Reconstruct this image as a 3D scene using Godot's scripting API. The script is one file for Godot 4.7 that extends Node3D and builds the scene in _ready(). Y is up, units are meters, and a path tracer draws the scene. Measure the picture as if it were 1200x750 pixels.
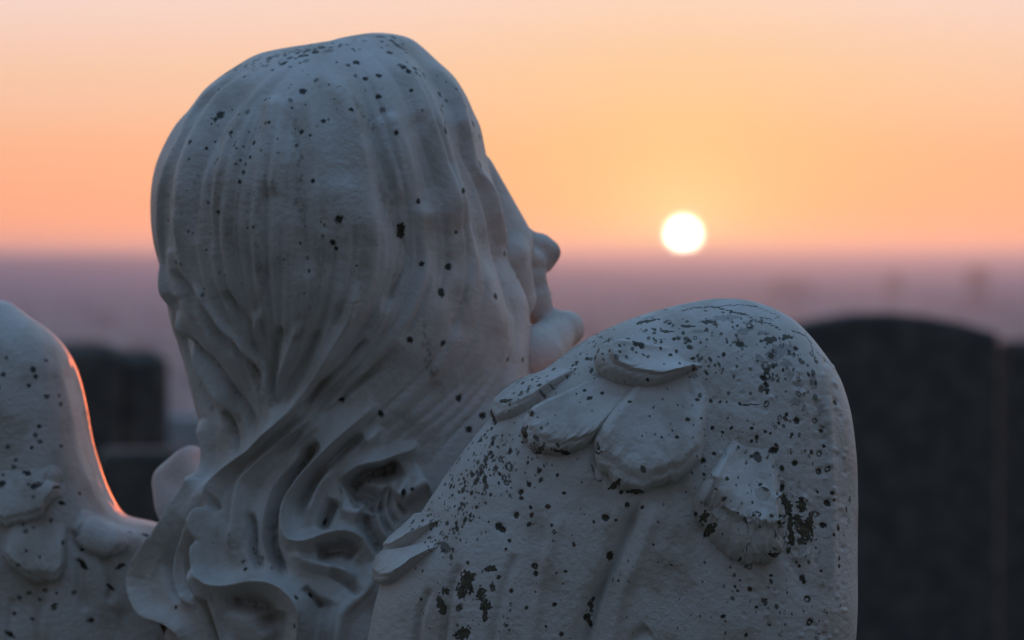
extends Node3D
# An angel statue on a hilltop graveyard at sunset, seen from behind over the near wing.
# The statue is set out from a back elevation: 1 drawing unit is 0.542 mm on the near wing and a little more on the parts
# farther from the reader; drawing x grows to the right, drawing y grows downwards, (600, 300) is the statue's axis at eye height.

const EYE := 1.75                 # eye height above the grass
const SUN_AZ := 3.02              # degrees to the right of straight ahead
const SUN_EL := 0.36

const SUN_DISC := 0.212
const SKY_ENERGY := 0.25
const EXPOSURE := 4
const FOG_DENSITY := 0.00015
const SUN_ENERGY := 0.34
const PLASTER_ROUGH := 0.55

var rng := RandomNumberGenerator.new()
var noise := FastNoiseLite.new()
var plaster: StandardMaterial3D

func _ready() -> void:
	var t0 := Time.get_ticks_msec()
	rng.seed = 4711
	noise.seed = 7
	noise.frequency = 1.0
	noise.fractal_octaves = 3
	set_camera()
	set_sky()
	set_sun()
	print("sky ", Time.get_ticks_msec() - t0)
	build_ground()
	build_far_land()
	print("land ", Time.get_ticks_msec() - t0)
	build_graves()
	print("graves ", Time.get_ticks_msec() - t0)
	build_statue()
	print("statue ", Time.get_ticks_msec() - t0)

# ---------------------------------------------------------------- camera, sky, sun

func set_camera() -> void:
	var cam := Camera3D.new()
	cam.name = "camera"
	add_child(cam)
	cam.position = Vector3(0, EYE, 2.06)
	cam.rotation_degrees = Vector3(-1.131, 0, 0)
	cam.near = 0.05
	cam.far = 40000.0
	var lens := CameraAttributesPhysical.new()
	lens.frustum_focal_length = 121.6
	lens.frustum_near = 0.05
	lens.frustum_far = 40000.0
	lens.frustum_focus_distance = 2.03
	lens.exposure_aperture = 8.5
	cam.attributes = lens
	cam.fov = 11.274
	cam.current = true

func lerp_keys(keys: Array, e: float) -> Vector3:
	if e <= keys[0][0]:
		return keys[0][1]
	for i in range(1, keys.size()):
		if e < keys[i][0]:
			var t: float = (e - keys[i - 1][0]) / (keys[i][0] - keys[i - 1][0])
			t = t * t * (3.0 - 2.0 * t) * 0.5 + t * 0.5
			return (keys[i - 1][1] as Vector3).lerp(keys[i][1], t)
	return keys[-1][1]

# Sunset air: warm low sky on the sun's side, blue overhead and behind.
var warm_keys := [
	[-0.5, Vector3(0.85, 0.33, 0.22)], [0.2, Vector3(1.28, 0.46, 0.22)], [0.9, Vector3(1.16, 0.465, 0.225)], [1.7, Vector3(1.06, 0.495, 0.262)], [3.0, Vector3(0.985, 0.60, 0.40)],
	[4.6, Vector3(0.96, 0.70, 0.61)], [9.0, Vector3(0.68, 0.64, 0.68)], [18.0, Vector3(0.37, 0.45, 0.58)], [35.0, Vector3(0.26, 0.40, 0.59)], [90.0, Vector3(0.275, 0.55, 0.97)]]
var cool_keys := [
	[-0.5, Vector3(0.060, 0.046, 0.044)], [4.0, Vector3(0.07, 0.055, 0.055)], [12.0, Vector3(0.072, 0.068, 0.080)], [35.0, Vector3(0.125, 0.19, 0.29)], [90.0, Vector3(0.275, 0.55, 0.97)]]

func air(az: float, el: float) -> Vector3:      # degrees, azimuth from the sun
	var w := 0.5 + 0.5 * cos(deg_to_rad(az))
	w = pow(w, 1.3)
	var c := lerp_keys(cool_keys, el).lerp(lerp_keys(warm_keys, el), w)
	var de := (el - SUN_EL) * (1.0 if el > SUN_EL else 2.6)     # thick air below the sun
	var g := sqrt(az * az + de * de)
	if g < 20.0:
		var k := 0.97 * exp(-g / 3.1)
		c = c.lerp(Vector3(1.0, 0.635, 0.185), k)
		c = c.lerp(Vector3(1.35, 0.93, 0.42), 0.95 * exp(-g / 0.8))
	return c

func set_sky() -> void:
	var w := 4096
	var h := 2048
	var small := Image.create_empty(256, 128, false, Image.FORMAT_RGBF)
	for j in 128:
		var el := 90.0 - (j + 0.5) / 128.0 * 180.0
		for i in 256:
			var az := ((i + 0.5) / 256.0 - 0.5) * 360.0
			var c := air(wrapf(az - SUN_AZ, -180.0, 180.0), maxf(el, -0.6))
			small.set_pixel(i, j, Color(c.x, c.y, c.z))
	small.resize(w, h, Image.INTERPOLATE_CUBIC)
	# the low sky round the sun at full resolution, with the sun itself
	var px := 360.0 / w
	var disc := SUN_DISC
	for j in range(int((90.0 - 14.0) / px), int((90.0 + 1.0) / px)):
		var el := 90.0 - (j + 0.5) * px
		for i in range(int((180.0 - 22.0) / px), int((180.0 + 28.0) / px)):
			var az := (i + 0.5) * px - 180.0
			var a := az - SUN_AZ
			var c := air(a, el)
			if absf(a) < 1.0 and absf(el - SUN_EL) < 1.0:
				var cover := 0.0
				for sy in 4:
					for sx in 4:
						var dx := a + ((sx + 0.5) / 4.0 - 0.5) * px
						var dy := el - SUN_EL + ((sy + 0.5) / 4.0 - 0.5) * px
						if dx * dx + dy * dy < disc * disc:
							cover += 1.0 / 16.0
				c = c.lerp(Vector3(30.0, 24.0, 17.0), cover)
			var edge := clampf(minf((a + 24.0) / 4.0, (24.0 - a) / 4.0), 0.0, 1.0) * clampf((13.5 - el) / 3.0, 0.0, 1.0)
			var was := small.get_pixel(i, j)
			small.set_pixel(i, j, was.lerp(Color(c.x, c.y, c.z), edge))
	# the picture's middle looks to +z: turn it half round
	var turned := Image.create_empty(w, h, false, Image.FORMAT_RGBF)
	turned.blit_rect(small, Rect2i(0, 0, w / 2, h), Vector2i(w / 2, 0))
	turned.blit_rect(small, Rect2i(w / 2, 0, w / 2, h), Vector2i(0, 0))
	var m := PanoramaSkyMaterial.new()
	m.panorama = ImageTexture.create_from_image(turned)
	var sky := Sky.new()
	sky.sky_material = m
	var e := Environment.new()
	e.background_mode = Environment.BG_SKY
	e.sky = sky
	e.background_energy_multiplier = SKY_ENERGY
	e.tonemap_mode = Environment.TONE_MAPPER_LINEAR
	e.tonemap_exposure = EXPOSURE
	e.volumetric_fog_enabled = true
	e.volumetric_fog_density = FOG_DENSITY
	e.volumetric_fog_albedo = Color(0.53, 0.76, 1.0)
	e.volumetric_fog_anisotropy = 0.72
	e.sdfgi_enabled = true
	e.ssao_enabled = true
	e.ssil_enabled = true
	var we := WorldEnvironment.new()
	we.name = "world_environment"
	we.environment = e
	add_child(we)

func set_sun() -> void:
	var sun := DirectionalLight3D.new()
	sun.name = "sun"
	add_child(sun)
	var a := deg_to_rad(SUN_AZ)
	var el := deg_to_rad(SUN_EL)
	var to := Vector3(sin(a) * cos(el), sin(el), -cos(a) * cos(el))
	sun.look_at_from_position(to * 10.0, Vector3.ZERO, Vector3.UP)
	sun.light_color = Color(1.0, 0.45, 0.2)
	sun.light_energy = SUN_ENERGY
	sun.light_angular_distance = 0.53
	sun.shadow_enabled = true

# ---------------------------------------------------------------- helpers

func tag(o: Node, label: String, category: String, group := "") -> void:
	o.set_meta("label", label)
	o.set_meta("category", category)
	if group != "":
		o.set_meta("group", group)

func put(called: String, mesh: Mesh, m: Material, parent: Node) -> MeshInstance3D:
	var o := MeshInstance3D.new()
	o.name = called
	o.mesh = mesh
	o.material_override = m
	o.cast_shadow = GeometryInstance3D.SHADOW_CASTING_SETTING_ON
	parent.add_child(o, true)
	return o

func thing(called: String, at: Vector3, turn := 0.0) -> Node3D:
	var o := Node3D.new()
	o.name = called
	add_child(o, true)
	o.position = at
	o.rotation.y = turn
	return o

func lin(r: float, g: float, b: float) -> Color:
	return Color(r, g, b).linear_to_srgb()

# a tiling picture of noise run through a colour ramp (linear colours) : stops [[value, Vector3], ...]
func ramp_image(size: int, freq: float, oct: int, sd: int, stops: Array, warp := 0.0) -> ImageTexture:
	var n := FastNoiseLite.new()
	n.seed = sd
	n.frequency = freq
	n.fractal_octaves = oct
	n.fractal_gain = 0.55
	if warp > 0.0:
		n.domain_warp_enabled = true
		n.domain_warp_amplitude = warp
		n.domain_warp_frequency = freq
	var src := n.get_seamless_image(size, size).get_data()
	var table := []
	for i in 256:
		var c := lerp_keys(stops, i / 255.0)
		var s := lin(c.x, c.y, c.z)
		table.append([int(s.r * 255.0), int(s.g * 255.0), int(s.b * 255.0)])
	var out := PackedByteArray()
	out.resize(size * size * 3)
	for i in size * size:
		var t: Array = table[src[i]]
		out[i * 3] = t[0]
		out[i * 3 + 1] = t[1]
		out[i * 3 + 2] = t[2]
	return ImageTexture.create_from_image(Image.create_from_data(size, size, false, Image.FORMAT_RGB8, out))

func noise_image(size: int, freq: float, oct: int, sd: int) -> ImageTexture:
	var n := FastNoiseLite.new()
	n.seed = sd
	n.frequency = freq
	n.fractal_octaves = oct
	n.fractal_gain = 0.6
	var im := n.get_seamless_image(size, size)
	return ImageTexture.create_from_image(im)

func stone(ramp: Array, scale: float, rough: float, relief: float, sd: int) -> StandardMaterial3D:
	var m := StandardMaterial3D.new()
	m.albedo_texture = ramp_image(512, 0.012, 5, sd, ramp, 12.0)
	m.roughness = rough
	m.uv1_triplanar = true
	m.uv1_scale = Vector3.ONE * scale
	m.heightmap_enabled = true
	m.heightmap_texture = noise_image(512, 0.03, 5, sd + 3)
	m.heightmap_scale = relief
	return m

# ---------------------------------------------------------------- the land

func build_ground() -> void:
	# a grassy hilltop that falls away beyond the graves to the plain
	var st := SurfaceTool.new()
	st.begin(Mesh.PRIMITIVE_TRIANGLES)
	var radii := [0.0]
	var r := 1.0
	while r < 26000.0:
		radii.append(r)
		r *= 1.16
	var n := 96
	for i in radii.size():
		for j in n + 1:
			var a := TAU * j / n
			var p := Vector3(sin(a) * radii[i], 0, cos(a) * radii[i])
			p.y = land_height(p.x, p.z)
			st.set_uv(Vector2(p.x, p.z))
			st.add_vertex(p)
	for i in radii.size() - 1:
		for j in n:
			var a := i * (n + 1) + j
			for k in [a, a + 1, a + n + 1, a + 1, a + n + 2, a + n + 1]:
				st.add_index(k)
	st.generate_normals()
	var m := stone([[0.0, Vector3(0.05, 0.045, 0.02)], [0.5, Vector3(0.095, 0.08, 0.045)], [1.0, Vector3(0.16, 0.125, 0.08)]], 0.6, 0.95, 2.0, 21)
	m.uv1_world_triplanar = true
	put("ground", st.commit(), m, self).set_meta("kind", "structure")

func land_height(x: float, z: float) -> float:
	var d := sqrt(x * x + z * z)
	var fall := smoothstep(20.0, 340.0, d)
	fall = 1.0 - pow(1.0 - fall, 1.6)
	return -92.0 * fall + (noise.get_noise_2d(x * 0.002, z * 0.002) * 9.0 * smoothstep(200.0, 1500.0, d)) + noise.get_noise_2d(x * 0.15, z * 0.15) * 0.05

func build_far_land() -> void:
	# a low range on the skyline, near eye height, its ends raised out of view
	var m := stone([[0.0, Vector3(0.05, 0.055, 0.04)], [1.0, Vector3(0.09, 0.09, 0.06)]], 0.01, 0.95, 0.0, 31)
	m.uv1_world_triplanar = true
	for k in 2:
		var st := SurfaceTool.new()
		st.begin(Mesh.PRIMITIVE_TRIANGLES)
		var cols := 160
		var rows := 10
		var dist := 12500.0 - 3600.0 * k
		for j in rows + 1:
			for i in cols + 1:
				var az := deg_to_rad(-40.0 + 80.0 * i / cols)
				var q := (j - rows * 0.5) / (rows * 0.5)
				var d := dist + q * 1400.0
				var top := EYE - dist * tan(deg_to_rad([0.05, 0.52][k])) + dist * 0.0034 * noise.get_noise_2d(az * 5.0 + 40.0 * k, 3.0)
				if k == 0:
					top -= dist * 0.0060 * smoothstep(-0.06, 0.06, az)
				top = minf(top + dist * 0.0012 * smoothstep(-0.02, -0.12, az), EYE + 9.0) + 30.0 * smoothstep(0.20, 0.42, absf(az))  # rise at the unseen ends is added to lift the haze and soften the horizon
				var y := lerpf(top, -110.0, pow(absf(q), 1.5))
				st.add_vertex(Vector3(sin(az) * d, y, -cos(az) * d))
		for j in rows:
			for i in cols:
				var a := j * (cols + 1) + i
				for v in [a, a + cols + 1, a + 1, a + 1, a + cols + 1, a + cols + 2]:
					st.add_index(v)
		st.generate_normals()
		put("hills", st.commit(), m, self).set_meta("kind", "structure")
	# the town on the plain: a hazy mass of roofs
	var wall := StandardMaterial3D.new()
	wall.albedo_color = lin(0.30, 0.28, 0.26)
	wall.roughness = 0.9
	wall.vertex_color_use_as_albedo = true
	var mm := MultiMesh.new()
	mm.transform_format = MultiMesh.TRANSFORM_3D
	mm.use_colors = true
	var house := house_mesh()
	mm.mesh = house
	var spots := []
	for i in 14000:
		var d := 1500.0 * pow(5.2, rng.randf())
		var az := deg_to_rad(rng.randf_range(-42.0, 42.0))
		spots.append([d, az])
	mm.instance_count = spots.size()
	for i in spots.size():
		var d: float = spots[i][0]
		var az: float = spots[i][1]
		var x := sin(az) * d
		var z := -cos(az) * d
		var s := Vector3(rng.randf_range(12, 34), rng.randf_range(7, 20), rng.randf_range(12, 26))
		mm.set_instance_transform(i, Transform3D(Basis(Vector3.UP, rng.randf() * TAU) * Basis.from_scale(s), Vector3(x, land_height(x, z) - 1.0, z)))
		var t := rng.randf_range(0.5, 1.4)
		mm.set_instance_color(i, Color(t * rng.randf_range(0.9, 1.1), t, t * rng.randf_range(0.8, 1.0)))
	var town := MultiMeshInstance3D.new()
	town.name = "town"
	town.multimesh = mm
	town.material_override = wall
	add_child(town)
	town.set_meta("kind", "stuff")
	tag(town, "hazy far-off town spread over the plain below the sunset", "town")
	# tall blocks that stand out of the haze on the right
	var block := StandardMaterial3D.new()
	block.albedo_color = lin(0.16, 0.15, 0.15)
	block.roughness = 0.9
	# label, east, top, width, distance (m)
	var far := [["faint distant tower block on the skyline at the right edge", 747.0, -15.0, 33.0, 5200.0], ["faint slim tower on the skyline right of the sun, above arched headstone", 660.0, -25.0, 22.0, 5600.0], ["broad hazy building on the skyline between sun and arched headstone", 530.0, -42.0, 72.0, 6200.0]]
	for f in far:
		var d: float = f[4]
		var x: float = f[1]
		var top: float = f[2]
		var wide: float = f[3]
		var y0 := land_height(x, -d) - 1.0
		var o := thing("tower_block", Vector3(x, y0, -d), 0.2)
		var hgt := top - y0
		put("shaft", boxed(Vector3(wide, hgt * 0.93, wide * 0.7), 0.4, Vector3(0, hgt * 0.465, 0)), block, o)
		put("roof_storey", boxed(Vector3(wide * 0.6, hgt * 0.07, wide * 0.4), 0.2, Vector3(0, hgt * 0.964, 0)), block, o)
		tag(o, f[0], "tower", "far tower blocks")

func house_mesh() -> ArrayMesh:
	var st := SurfaceTool.new()
	st.begin(Mesh.PRIMITIVE_TRIANGLES)
	var a := [Vector3(-.5, 0, -.5), Vector3(.5, 0, -.5), Vector3(.5, 0, .5), Vector3(-.5, 0, .5)]
	var b := [Vector3(-.5, .7, -.5), Vector3(.5, .7, -.5), Vector3(.5, .7, .5), Vector3(-.5, .7, .5)]
	var r0 := Vector3(-.5, 1, 0)
	var r1 := Vector3(.5, 1, 0)
	var tris := []
	for i in 4:
		var j := (i + 1) % 4
		tris += [a[i], a[j], b[j], a[i], b[j], b[i]]
	tris += [b[0], b[1], r1, b[0], r1, r0, b[2], b[3], r0, b[2], r0, r1, b[3], b[0], r0, b[1], b[2], r1]
	for v in tris:
		st.add_vertex(v)
	st.generate_normals()
	return st.commit()

# a box with chamfered edges
func boxed(size: Vector3, c: float, at: Vector3) -> ArrayMesh:
	var st := SurfaceTool.new()
	st.begin(Mesh.PRIMITIVE_TRIANGLES)
	add_box(st, size, c, at)
	st.generate_normals()
	return st.commit()

func add_box(st: SurfaceTool, size: Vector3, c: float, at: Vector3) -> void:
	var h := size * 0.5
	var poly := PackedVector2Array([Vector2(-h.x + c, -h.z), Vector2(h.x - c, -h.z), Vector2(h.x, -h.z + c), Vector2(h.x, h.z - c), Vector2(h.x - c, h.z), Vector2(-h.x + c, h.z), Vector2(-h.x, h.z - c), Vector2(-h.x, -h.z + c)])
	var inner := PackedVector2Array()
	for p in poly:
		inner.append(Vector2(p.x * (h.x - c) / h.x, p.y * (h.z - c) / h.z))
	var rings := [[inner, -h.y], [poly, -h.y + c], [poly, h.y - c], [inner, h.y]]
	st.set_smooth_group(-1)
	for k in 3:
		var lo: PackedVector2Array = rings[k][0]
		var up: PackedVector2Array = rings[k + 1][0]
		for i in 8:
			var j := (i + 1) % 8
			var a := at + Vector3(lo[i].x, rings[k][1], lo[i].y)
			var b := at + Vector3(lo[j].x, rings[k][1], lo[j].y)
			var d := at + Vector3(up[i].x, rings[k + 1][1], up[i].y)
			var e := at + Vector3(up[j].x, rings[k + 1][1], up[j].y)
			for v in [a, b, e, a, e, d]:
				st.add_vertex(v)
	for i in range(1, 7):
		for v in [inner[0], inner[i], inner[i + 1]]:
			st.add_vertex(at + Vector3(v.x, h.y, v.y))
		for v in [inner[0], inner[i + 1], inner[i]]:
			st.add_vertex(at + Vector3(v.x, -h.y, v.y))

# ---------------------------------------------------------------- gravestones

# an upright slab with a shaped top, its outline (x, y) given from the lower right round to the lower left, chamfered front and back
func slab_mesh(outline: PackedVector2Array, thick: float, bevel: float) -> ArrayMesh:
	var st := SurfaceTool.new()
	st.begin(Mesh.PRIMITIVE_TRIANGLES)
	st.set_smooth_group(-1)
	var n := outline.size()
	var mid := Vector2.ZERO
	for p in outline:
		mid += p / n
	var inner := PackedVector2Array()
	for i in n:
		var a := (outline[i] - outline[(i + n - 1) % n]).normalized()
		var b := (outline[(i + 1) % n] - outline[i]).normalized()
		var nrm := Vector2(-(a + b).y, (a + b).x).normalized()
		if nrm.dot(mid - outline[i]) < 0.0:
			nrm = -nrm
		inner.append(outline[i] + nrm * bevel)
	var h := thick * 0.5
	var idx := Geometry2D.triangulate_polygon(inner)
	for s in [1.0, -1.0]:
		for k in range(0, idx.size(), 3):
			tri(st, flat(inner[idx[k]], s * h), flat(inner[idx[k + 1]], s * h), flat(inner[idx[k + 2]], s * h), Vector3(0, 0, s))
	var sets := [[inner, h], [outline, h - bevel], [outline, -h + bevel], [inner, -h]]
	for k in 3:
		for i in n:
			var j := (i + 1) % n
			var a := flat(sets[k][0][i], sets[k][1])
			var b := flat(sets[k][0][j], sets[k][1])
			var c := flat(sets[k + 1][0][i], sets[k + 1][1])
			var d := flat(sets[k + 1][0][j], sets[k + 1][1])
			var e := outline[j] - outline[i]
			var away := Vector3(e.y, -e.x, (1.0 - k) * e.length())
			tri(st, a, b, d, away)
			tri(st, a, d, c, away)
	st.generate_normals()
	return st.commit()

func flat(p: Vector2, z: float) -> Vector3:
	return Vector3(p.x, p.y, z)

func tri(st: SurfaceTool, a: Vector3, b: Vector3, c: Vector3, away: Vector3) -> void:
	var swap := (b - a).cross(c - a).dot(away) > 0.0
	st.add_vertex(a)
	st.add_vertex(c if swap else b)
	st.add_vertex(b if swap else c)

func build_graves() -> void:
	var dark := stone([[0.0, Vector3(0.06, 0.053, 0.048)], [0.45, Vector3(0.088, 0.080, 0.073)], [0.7, Vector3(0.115, 0.104, 0.09)], [1.0, Vector3(0.15, 0.14, 0.115)]], 1.6, 0.85, 0.25, 51)
	var grey := stone([[0.0, Vector3(0.06, 0.065, 0.07)], [0.5, Vector3(0.10, 0.105, 0.11)], [1.0, Vector3(0.15, 0.15, 0.14)]], 1.8, 0.85, 0.2, 57)
	var pale := stone([[0.0, Vector3(0.30, 0.33, 0.34)], [0.5, Vector3(0.42, 0.44, 0.45)], [1.0, Vector3(0.50, 0.51, 0.50)]], 2.0, 0.8, 0.2, 61)

	# right: a broad headstone with a segmental top
	var o := thing("headstone", Vector3(1.186, 0, -8.4), deg_to_rad(4.0))
	var top := 1.568
	var half := 0.374
	var pts := PackedVector2Array([Vector2(half, 0.16)])
	for i in 27:
		var t := 1.0 - 2.0 * i / 26.0
		pts.append(Vector2(t * half, top - 0.066 * (1.0 - cos(t * 1.2)) / (1.0 - cos(1.2))))
	pts.append(Vector2(-half, 0.16))
	put("slab", slab_mesh(pts, 0.17, 0.012), dark, o)
	put("base", boxed(Vector3(half * 2.5, 0.22, 0.42), 0.015, Vector3(0, 0.06, 0)), dark, o)
	tag(o, "dark arched-top headstone behind the near wing, at the right", "headstone")

	# right edge: the end of another stone just cut by the frame
	o = thing("headstone_001", Vector3(2.214, 0, -10.5), deg_to_rad(-3.0))
	square_stone(o, 1.423, 0.33, 0.2, 0.02, dark, dark)
	tag(o, "dark square-topped headstone at the right edge of the view", "headstone")

	# left: a tall dark tomb block with a lower step on its right
	o = thing("tomb", Vector3(-1.189, 0, -7.2), deg_to_rad(13.0))
	put("block", boxed(Vector3(0.185, 1.324, 0.5), 0.03, Vector3(-0.039, 0.842, 0)), dark, o)
	put("side_block", boxed(Vector3(0.15, 1.303, 0.42), 0.03, Vector3(0.11, 0.8315, 0)), dark, o)
	put("base", boxed(Vector3(0.487, 0.24, 0.8), 0.02, Vector3(0.012, 0.07, 0)), dark, o)
	tag(o, "dark stepped tomb block between the left wing and the hair", "tomb")

	# a pale stone and a low dark one showing in the gap beside the hair
	o = thing("headstone_002", Vector3(-1.327, 0, -11.0), deg_to_rad(-8.0))
	square_stone(o, 1.111, 0.103, 0.12, 0.03, pale, grey)
	tag(o, "small pale headstone in the gap left of the hair", "headstone")
	o = thing("headstone_003", Vector3(-0.838, 0, -6.0), deg_to_rad(9.0))
	square_stone(o, 1.271, 0.191, 0.14, 0.02, dark, dark)
	tag(o, "low dark headstone seen over the dip beside the left wing", "headstone")

func square_stone(o: Node3D, top: float, half: float, thick: float, corner: float, slab: Material, foot: Material) -> void:
	put("slab", slab_mesh(PackedVector2Array([Vector2(half, 0.1), Vector2(half, top - corner), Vector2(half - corner, top), Vector2(-half + corner, top), Vector2(-half, top - corner), Vector2(-half, 0.1)]), thick, 0.012), slab, o)
	put("base", boxed(Vector3(half * 2.5, 0.2, thick + 0.2), 0.01, Vector3(0, 0.05, 0)), foot, o)

# ---------------------------------------------------------------- the statue

func sample(keys: Array, y0: float, y: float) -> float:
	# smooth curve through [drawing y, value] pairs, even in the square root of the depth below the top
	var n := keys.size()
	var q := sqrt(maxf(y - y0, 0.0))
	var i := 0
	while i < n - 2 and y > keys[i + 1][0]:
		i += 1
	var q1 := sqrt(maxf(keys[i][0] - y0, 0.0))
	var q2 := sqrt(maxf(keys[i + 1][0] - y0, 0.0))
	var v1: float = keys[i][1]
	var v2: float = keys[i + 1][1]
	var d := (v2 - v1) / (q2 - q1)
	var d0 := d
	var d3 := d
	if i > 0:
		d0 = (v2 - keys[i - 1][1]) / (q2 - sqrt(maxf(keys[i - 1][0] - y0, 0.0)))
	if i < n - 2:
		d3 = (keys[i + 2][1] - v1) / (sqrt(maxf(keys[i + 2][0] - y0, 0.0)) - q1)
	var w := q2 - q1
	var t := clampf((q - q1) / w, 0.0, 1.0)
	var t2 := t * t
	var t3 := t2 * t
	return (2 * t3 - 3 * t2 + 1) * v1 + (t3 - 2 * t2 + t) * w * d0 + (-2 * t3 + 3 * t2) * v2 + (t3 - t2) * w * d3

# A closed body swept down through rounded cross-sections: left and right edge, half depth and middle depth by drawing height.
# Its surface can be carved (strokes), weathered (noise) and marked (a decal layer in its own u, v).
class Loft:
	var k := 0.000542             # metres per drawing unit
	var eye := 1.75
	var y0 := 0.0
	var c0 := 60.0
	var s_end := 0.0
	var nf := 0
	var nb := 0
	var nv := 0
	var nl := 2.0
	var nr := 2.0
	var rows: Array[PackedFloat32Array] = []   # y, left, right, half depth (m), middle depth (m)
	var P := PackedVector3Array()
	var N := PackedVector3Array()
	var H := PackedFloat32Array()
	var E := PackedVector2Array()
	var buckets := {}
	var W := 0

	func row_y(s: float) -> float:
		return y0 + s * s / (s + c0)

	func row_s(y: float) -> float:
		var d := maxf(y - y0, 0.0)
		return (d + sqrt(d * d + 4.0 * c0 * d)) * 0.5

	func row_at(v: float) -> PackedFloat32Array:
		var f := clampf(v, 0.0, 1.0) * (nv - 1)
		var i := mini(int(f), nv - 2)
		var t := f - i
		var out := PackedFloat32Array()
		for q in 5:
			out.append(lerpf(rows[i][q], rows[i + 1][q], t))
		return out

	func point(phi: float, r: PackedFloat32Array) -> Vector3:
		var t := -cos(phi)
		var n := nl if t < 0.0 else nr
		var z := r[3] * sqrt(maxf(1.0 - pow(absf(t), n), 0.0))
		if phi > PI:
			z = -z
		var x := (r[1] + r[2]) * 0.5 + (r[2] - r[1]) * 0.5 * t
		return Vector3((x - 600.0) * k, eye + (300.0 - r[0]) * k, r[4] + z)

	# u, v of a drawing point on the side turned to the reader
	func uv_of(x: float, y: float) -> Vector2:
		var v := clampf(row_s(y) / s_end, 0.0, 1.0)
		var r := row_at(v)
		var t := clampf((x - (r[1] + r[2]) * 0.5) / maxf((r[2] - r[1]) * 0.5, 0.01), -0.999, 0.999)
		return Vector2(acos(-t) / PI, v)

	func base_at(x: float, y: float) -> Vector3:
		var uv := uv_of(x, y)
		return point(uv.x * PI, row_at(uv.y))

	func grid_at(uv: Vector2, shape: PackedVector3Array) -> Vector3:
		var fi := clampf(uv.x, 0.0, 1.0) * nf
		var fj := clampf(uv.y, 0.0, 1.0) * (nv - 1)
		var i := mini(int(fi), nf - 1)
		var j := mini(int(fj), nv - 2)
		var a := shape[j * W + i].lerp(shape[j * W + i + 1], fi - i)
		var b := shape[(j + 1) * W + i].lerp(shape[(j + 1) * W + i + 1], fi - i)
		return a.lerp(b, fj - j)

	func make() -> void:
		W = nf + nb + 1
		P.resize(W * nv)
		H.resize(W * nv)
		E.resize(W * nv)
		var phis := PackedFloat32Array()
		for i in nf:
			phis.append(PI * i / nf)
		for i in nb + 1:
			phis.append(PI + PI * i / nb)
		for j in nv:
			var r := rows[j]
			for i in W:
				var id := j * W + i
				var p := point(phis[i], r)
				P[id] = p
				if i <= nf:
					var e := Vector2(p.x / k + 600.0, r[0])
					E[id] = e
					var b := Vector2i(int(floor(e.x / 10.0)), int(floor(e.y / 10.0)))
					if not buckets.has(b):
						buckets[b] = PackedInt32Array()
					buckets[b].append(id)
		normals()

	func normals() -> void:
		N.resize(P.size())
		for j in nv:
			var ju := maxi(j - 1, 0) * W
			var jd := mini(j + 1, nv - 1) * W
			var jr := j * W
			for i in W:
				var il := i - 1 if i > 0 else W - 2
				var ir := i + 1 if i < W - 1 else 1
				var n := (P[jd + i] - P[ju + i]).cross(P[jr + ir] - P[jr + il])
				var l := n.length()
				N[jr + i] = n / l if l > 1e-12 else Vector3.UP

	# carve: a raised (or, below zero, sunk) line through pts; wl and wr are its reach left and right of its run, sharp the exponent of its flank
	func stroke(pts: PackedVector2Array, wl: float, wr: float, h: float, sharp: float, taper0 := 0.18, taper1 := 0.18) -> void:
		var line := PackedVector2Array()
		var n := pts.size()
		for i in n - 1:
			var p0 := pts[maxi(i - 1, 0)]
			var p3 := pts[mini(i + 2, n - 1)]
			var steps := maxi(2, int(pts[i].distance_to(pts[i + 1]) / 7.0))
			for q in steps:
				line.append(pts[i].cubic_interpolate(pts[i + 1], p0, p3, float(q) / steps))
		line.append(pts[n - 1])
		var m := line.size()
		var reach := maxf(wl, wr) * (1.75 if sharp >= 1.6 else 3.2)
		var cells := {}
		var span := int(ceil(reach / 10.0)) + 1
		for q in m - 1:
			var mid := (line[q] + line[q + 1]) * 0.5
			var cx := int(floor(mid.x / 10.0))
			var cy := int(floor(mid.y / 10.0))
			for dy in range(-span, span + 1):
				for dx in range(-span, span + 1):
					if dx * dx + dy * dy <= (span + 0.5) * (span + 0.5):
						var c := Vector2i(cx + dx, cy + dy)
						if not cells.has(c):
							cells[c] = PackedInt32Array()
						cells[c].append(q)
		for c in cells:
			if not buckets.has(c):
				continue
			var segs: PackedInt32Array = cells[c]
			var ids: PackedInt32Array = buckets[c]
			for id in ids:
				var e := E[id]
				var best := 1e9
				var at := 0.0
				var side := 0.0
				for q in segs:
					var a := line[q]
					var d := line[q + 1] - a
					var w := e - a
					var t := clampf(w.dot(d) / maxf(d.length_squared(), 1e-6), 0.0, 1.0)
					var o := w - d * t
					var l := o.length_squared()
					if l < best:
						best = l
						at = q + t
						side = d.cross(w)
				var dist := sqrt(best)
				var f := dist / (wr if side > 0.0 else wl)
				if f > 3.4:
					continue
				f = exp(-pow(f, sharp))
				var along := at / (m - 1)
				if taper0 > 0.0:
					f *= smoothstep(0.0, 1.0, along / taper0)
				if taper1 > 0.0:
					f *= smoothstep(0.0, 1.0, (1.0 - along) / taper1)
				H[id] += h * f

	func finish(lumps: FastNoiseLite, amount: float, freq: float) -> void:
		for id in P.size():
			var h := H[id] * k
			if amount > 0.0:
				h += amount * lumps.get_noise_3dv(P[id] * freq)
			P[id] += N[id] * h
		normals()

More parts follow.
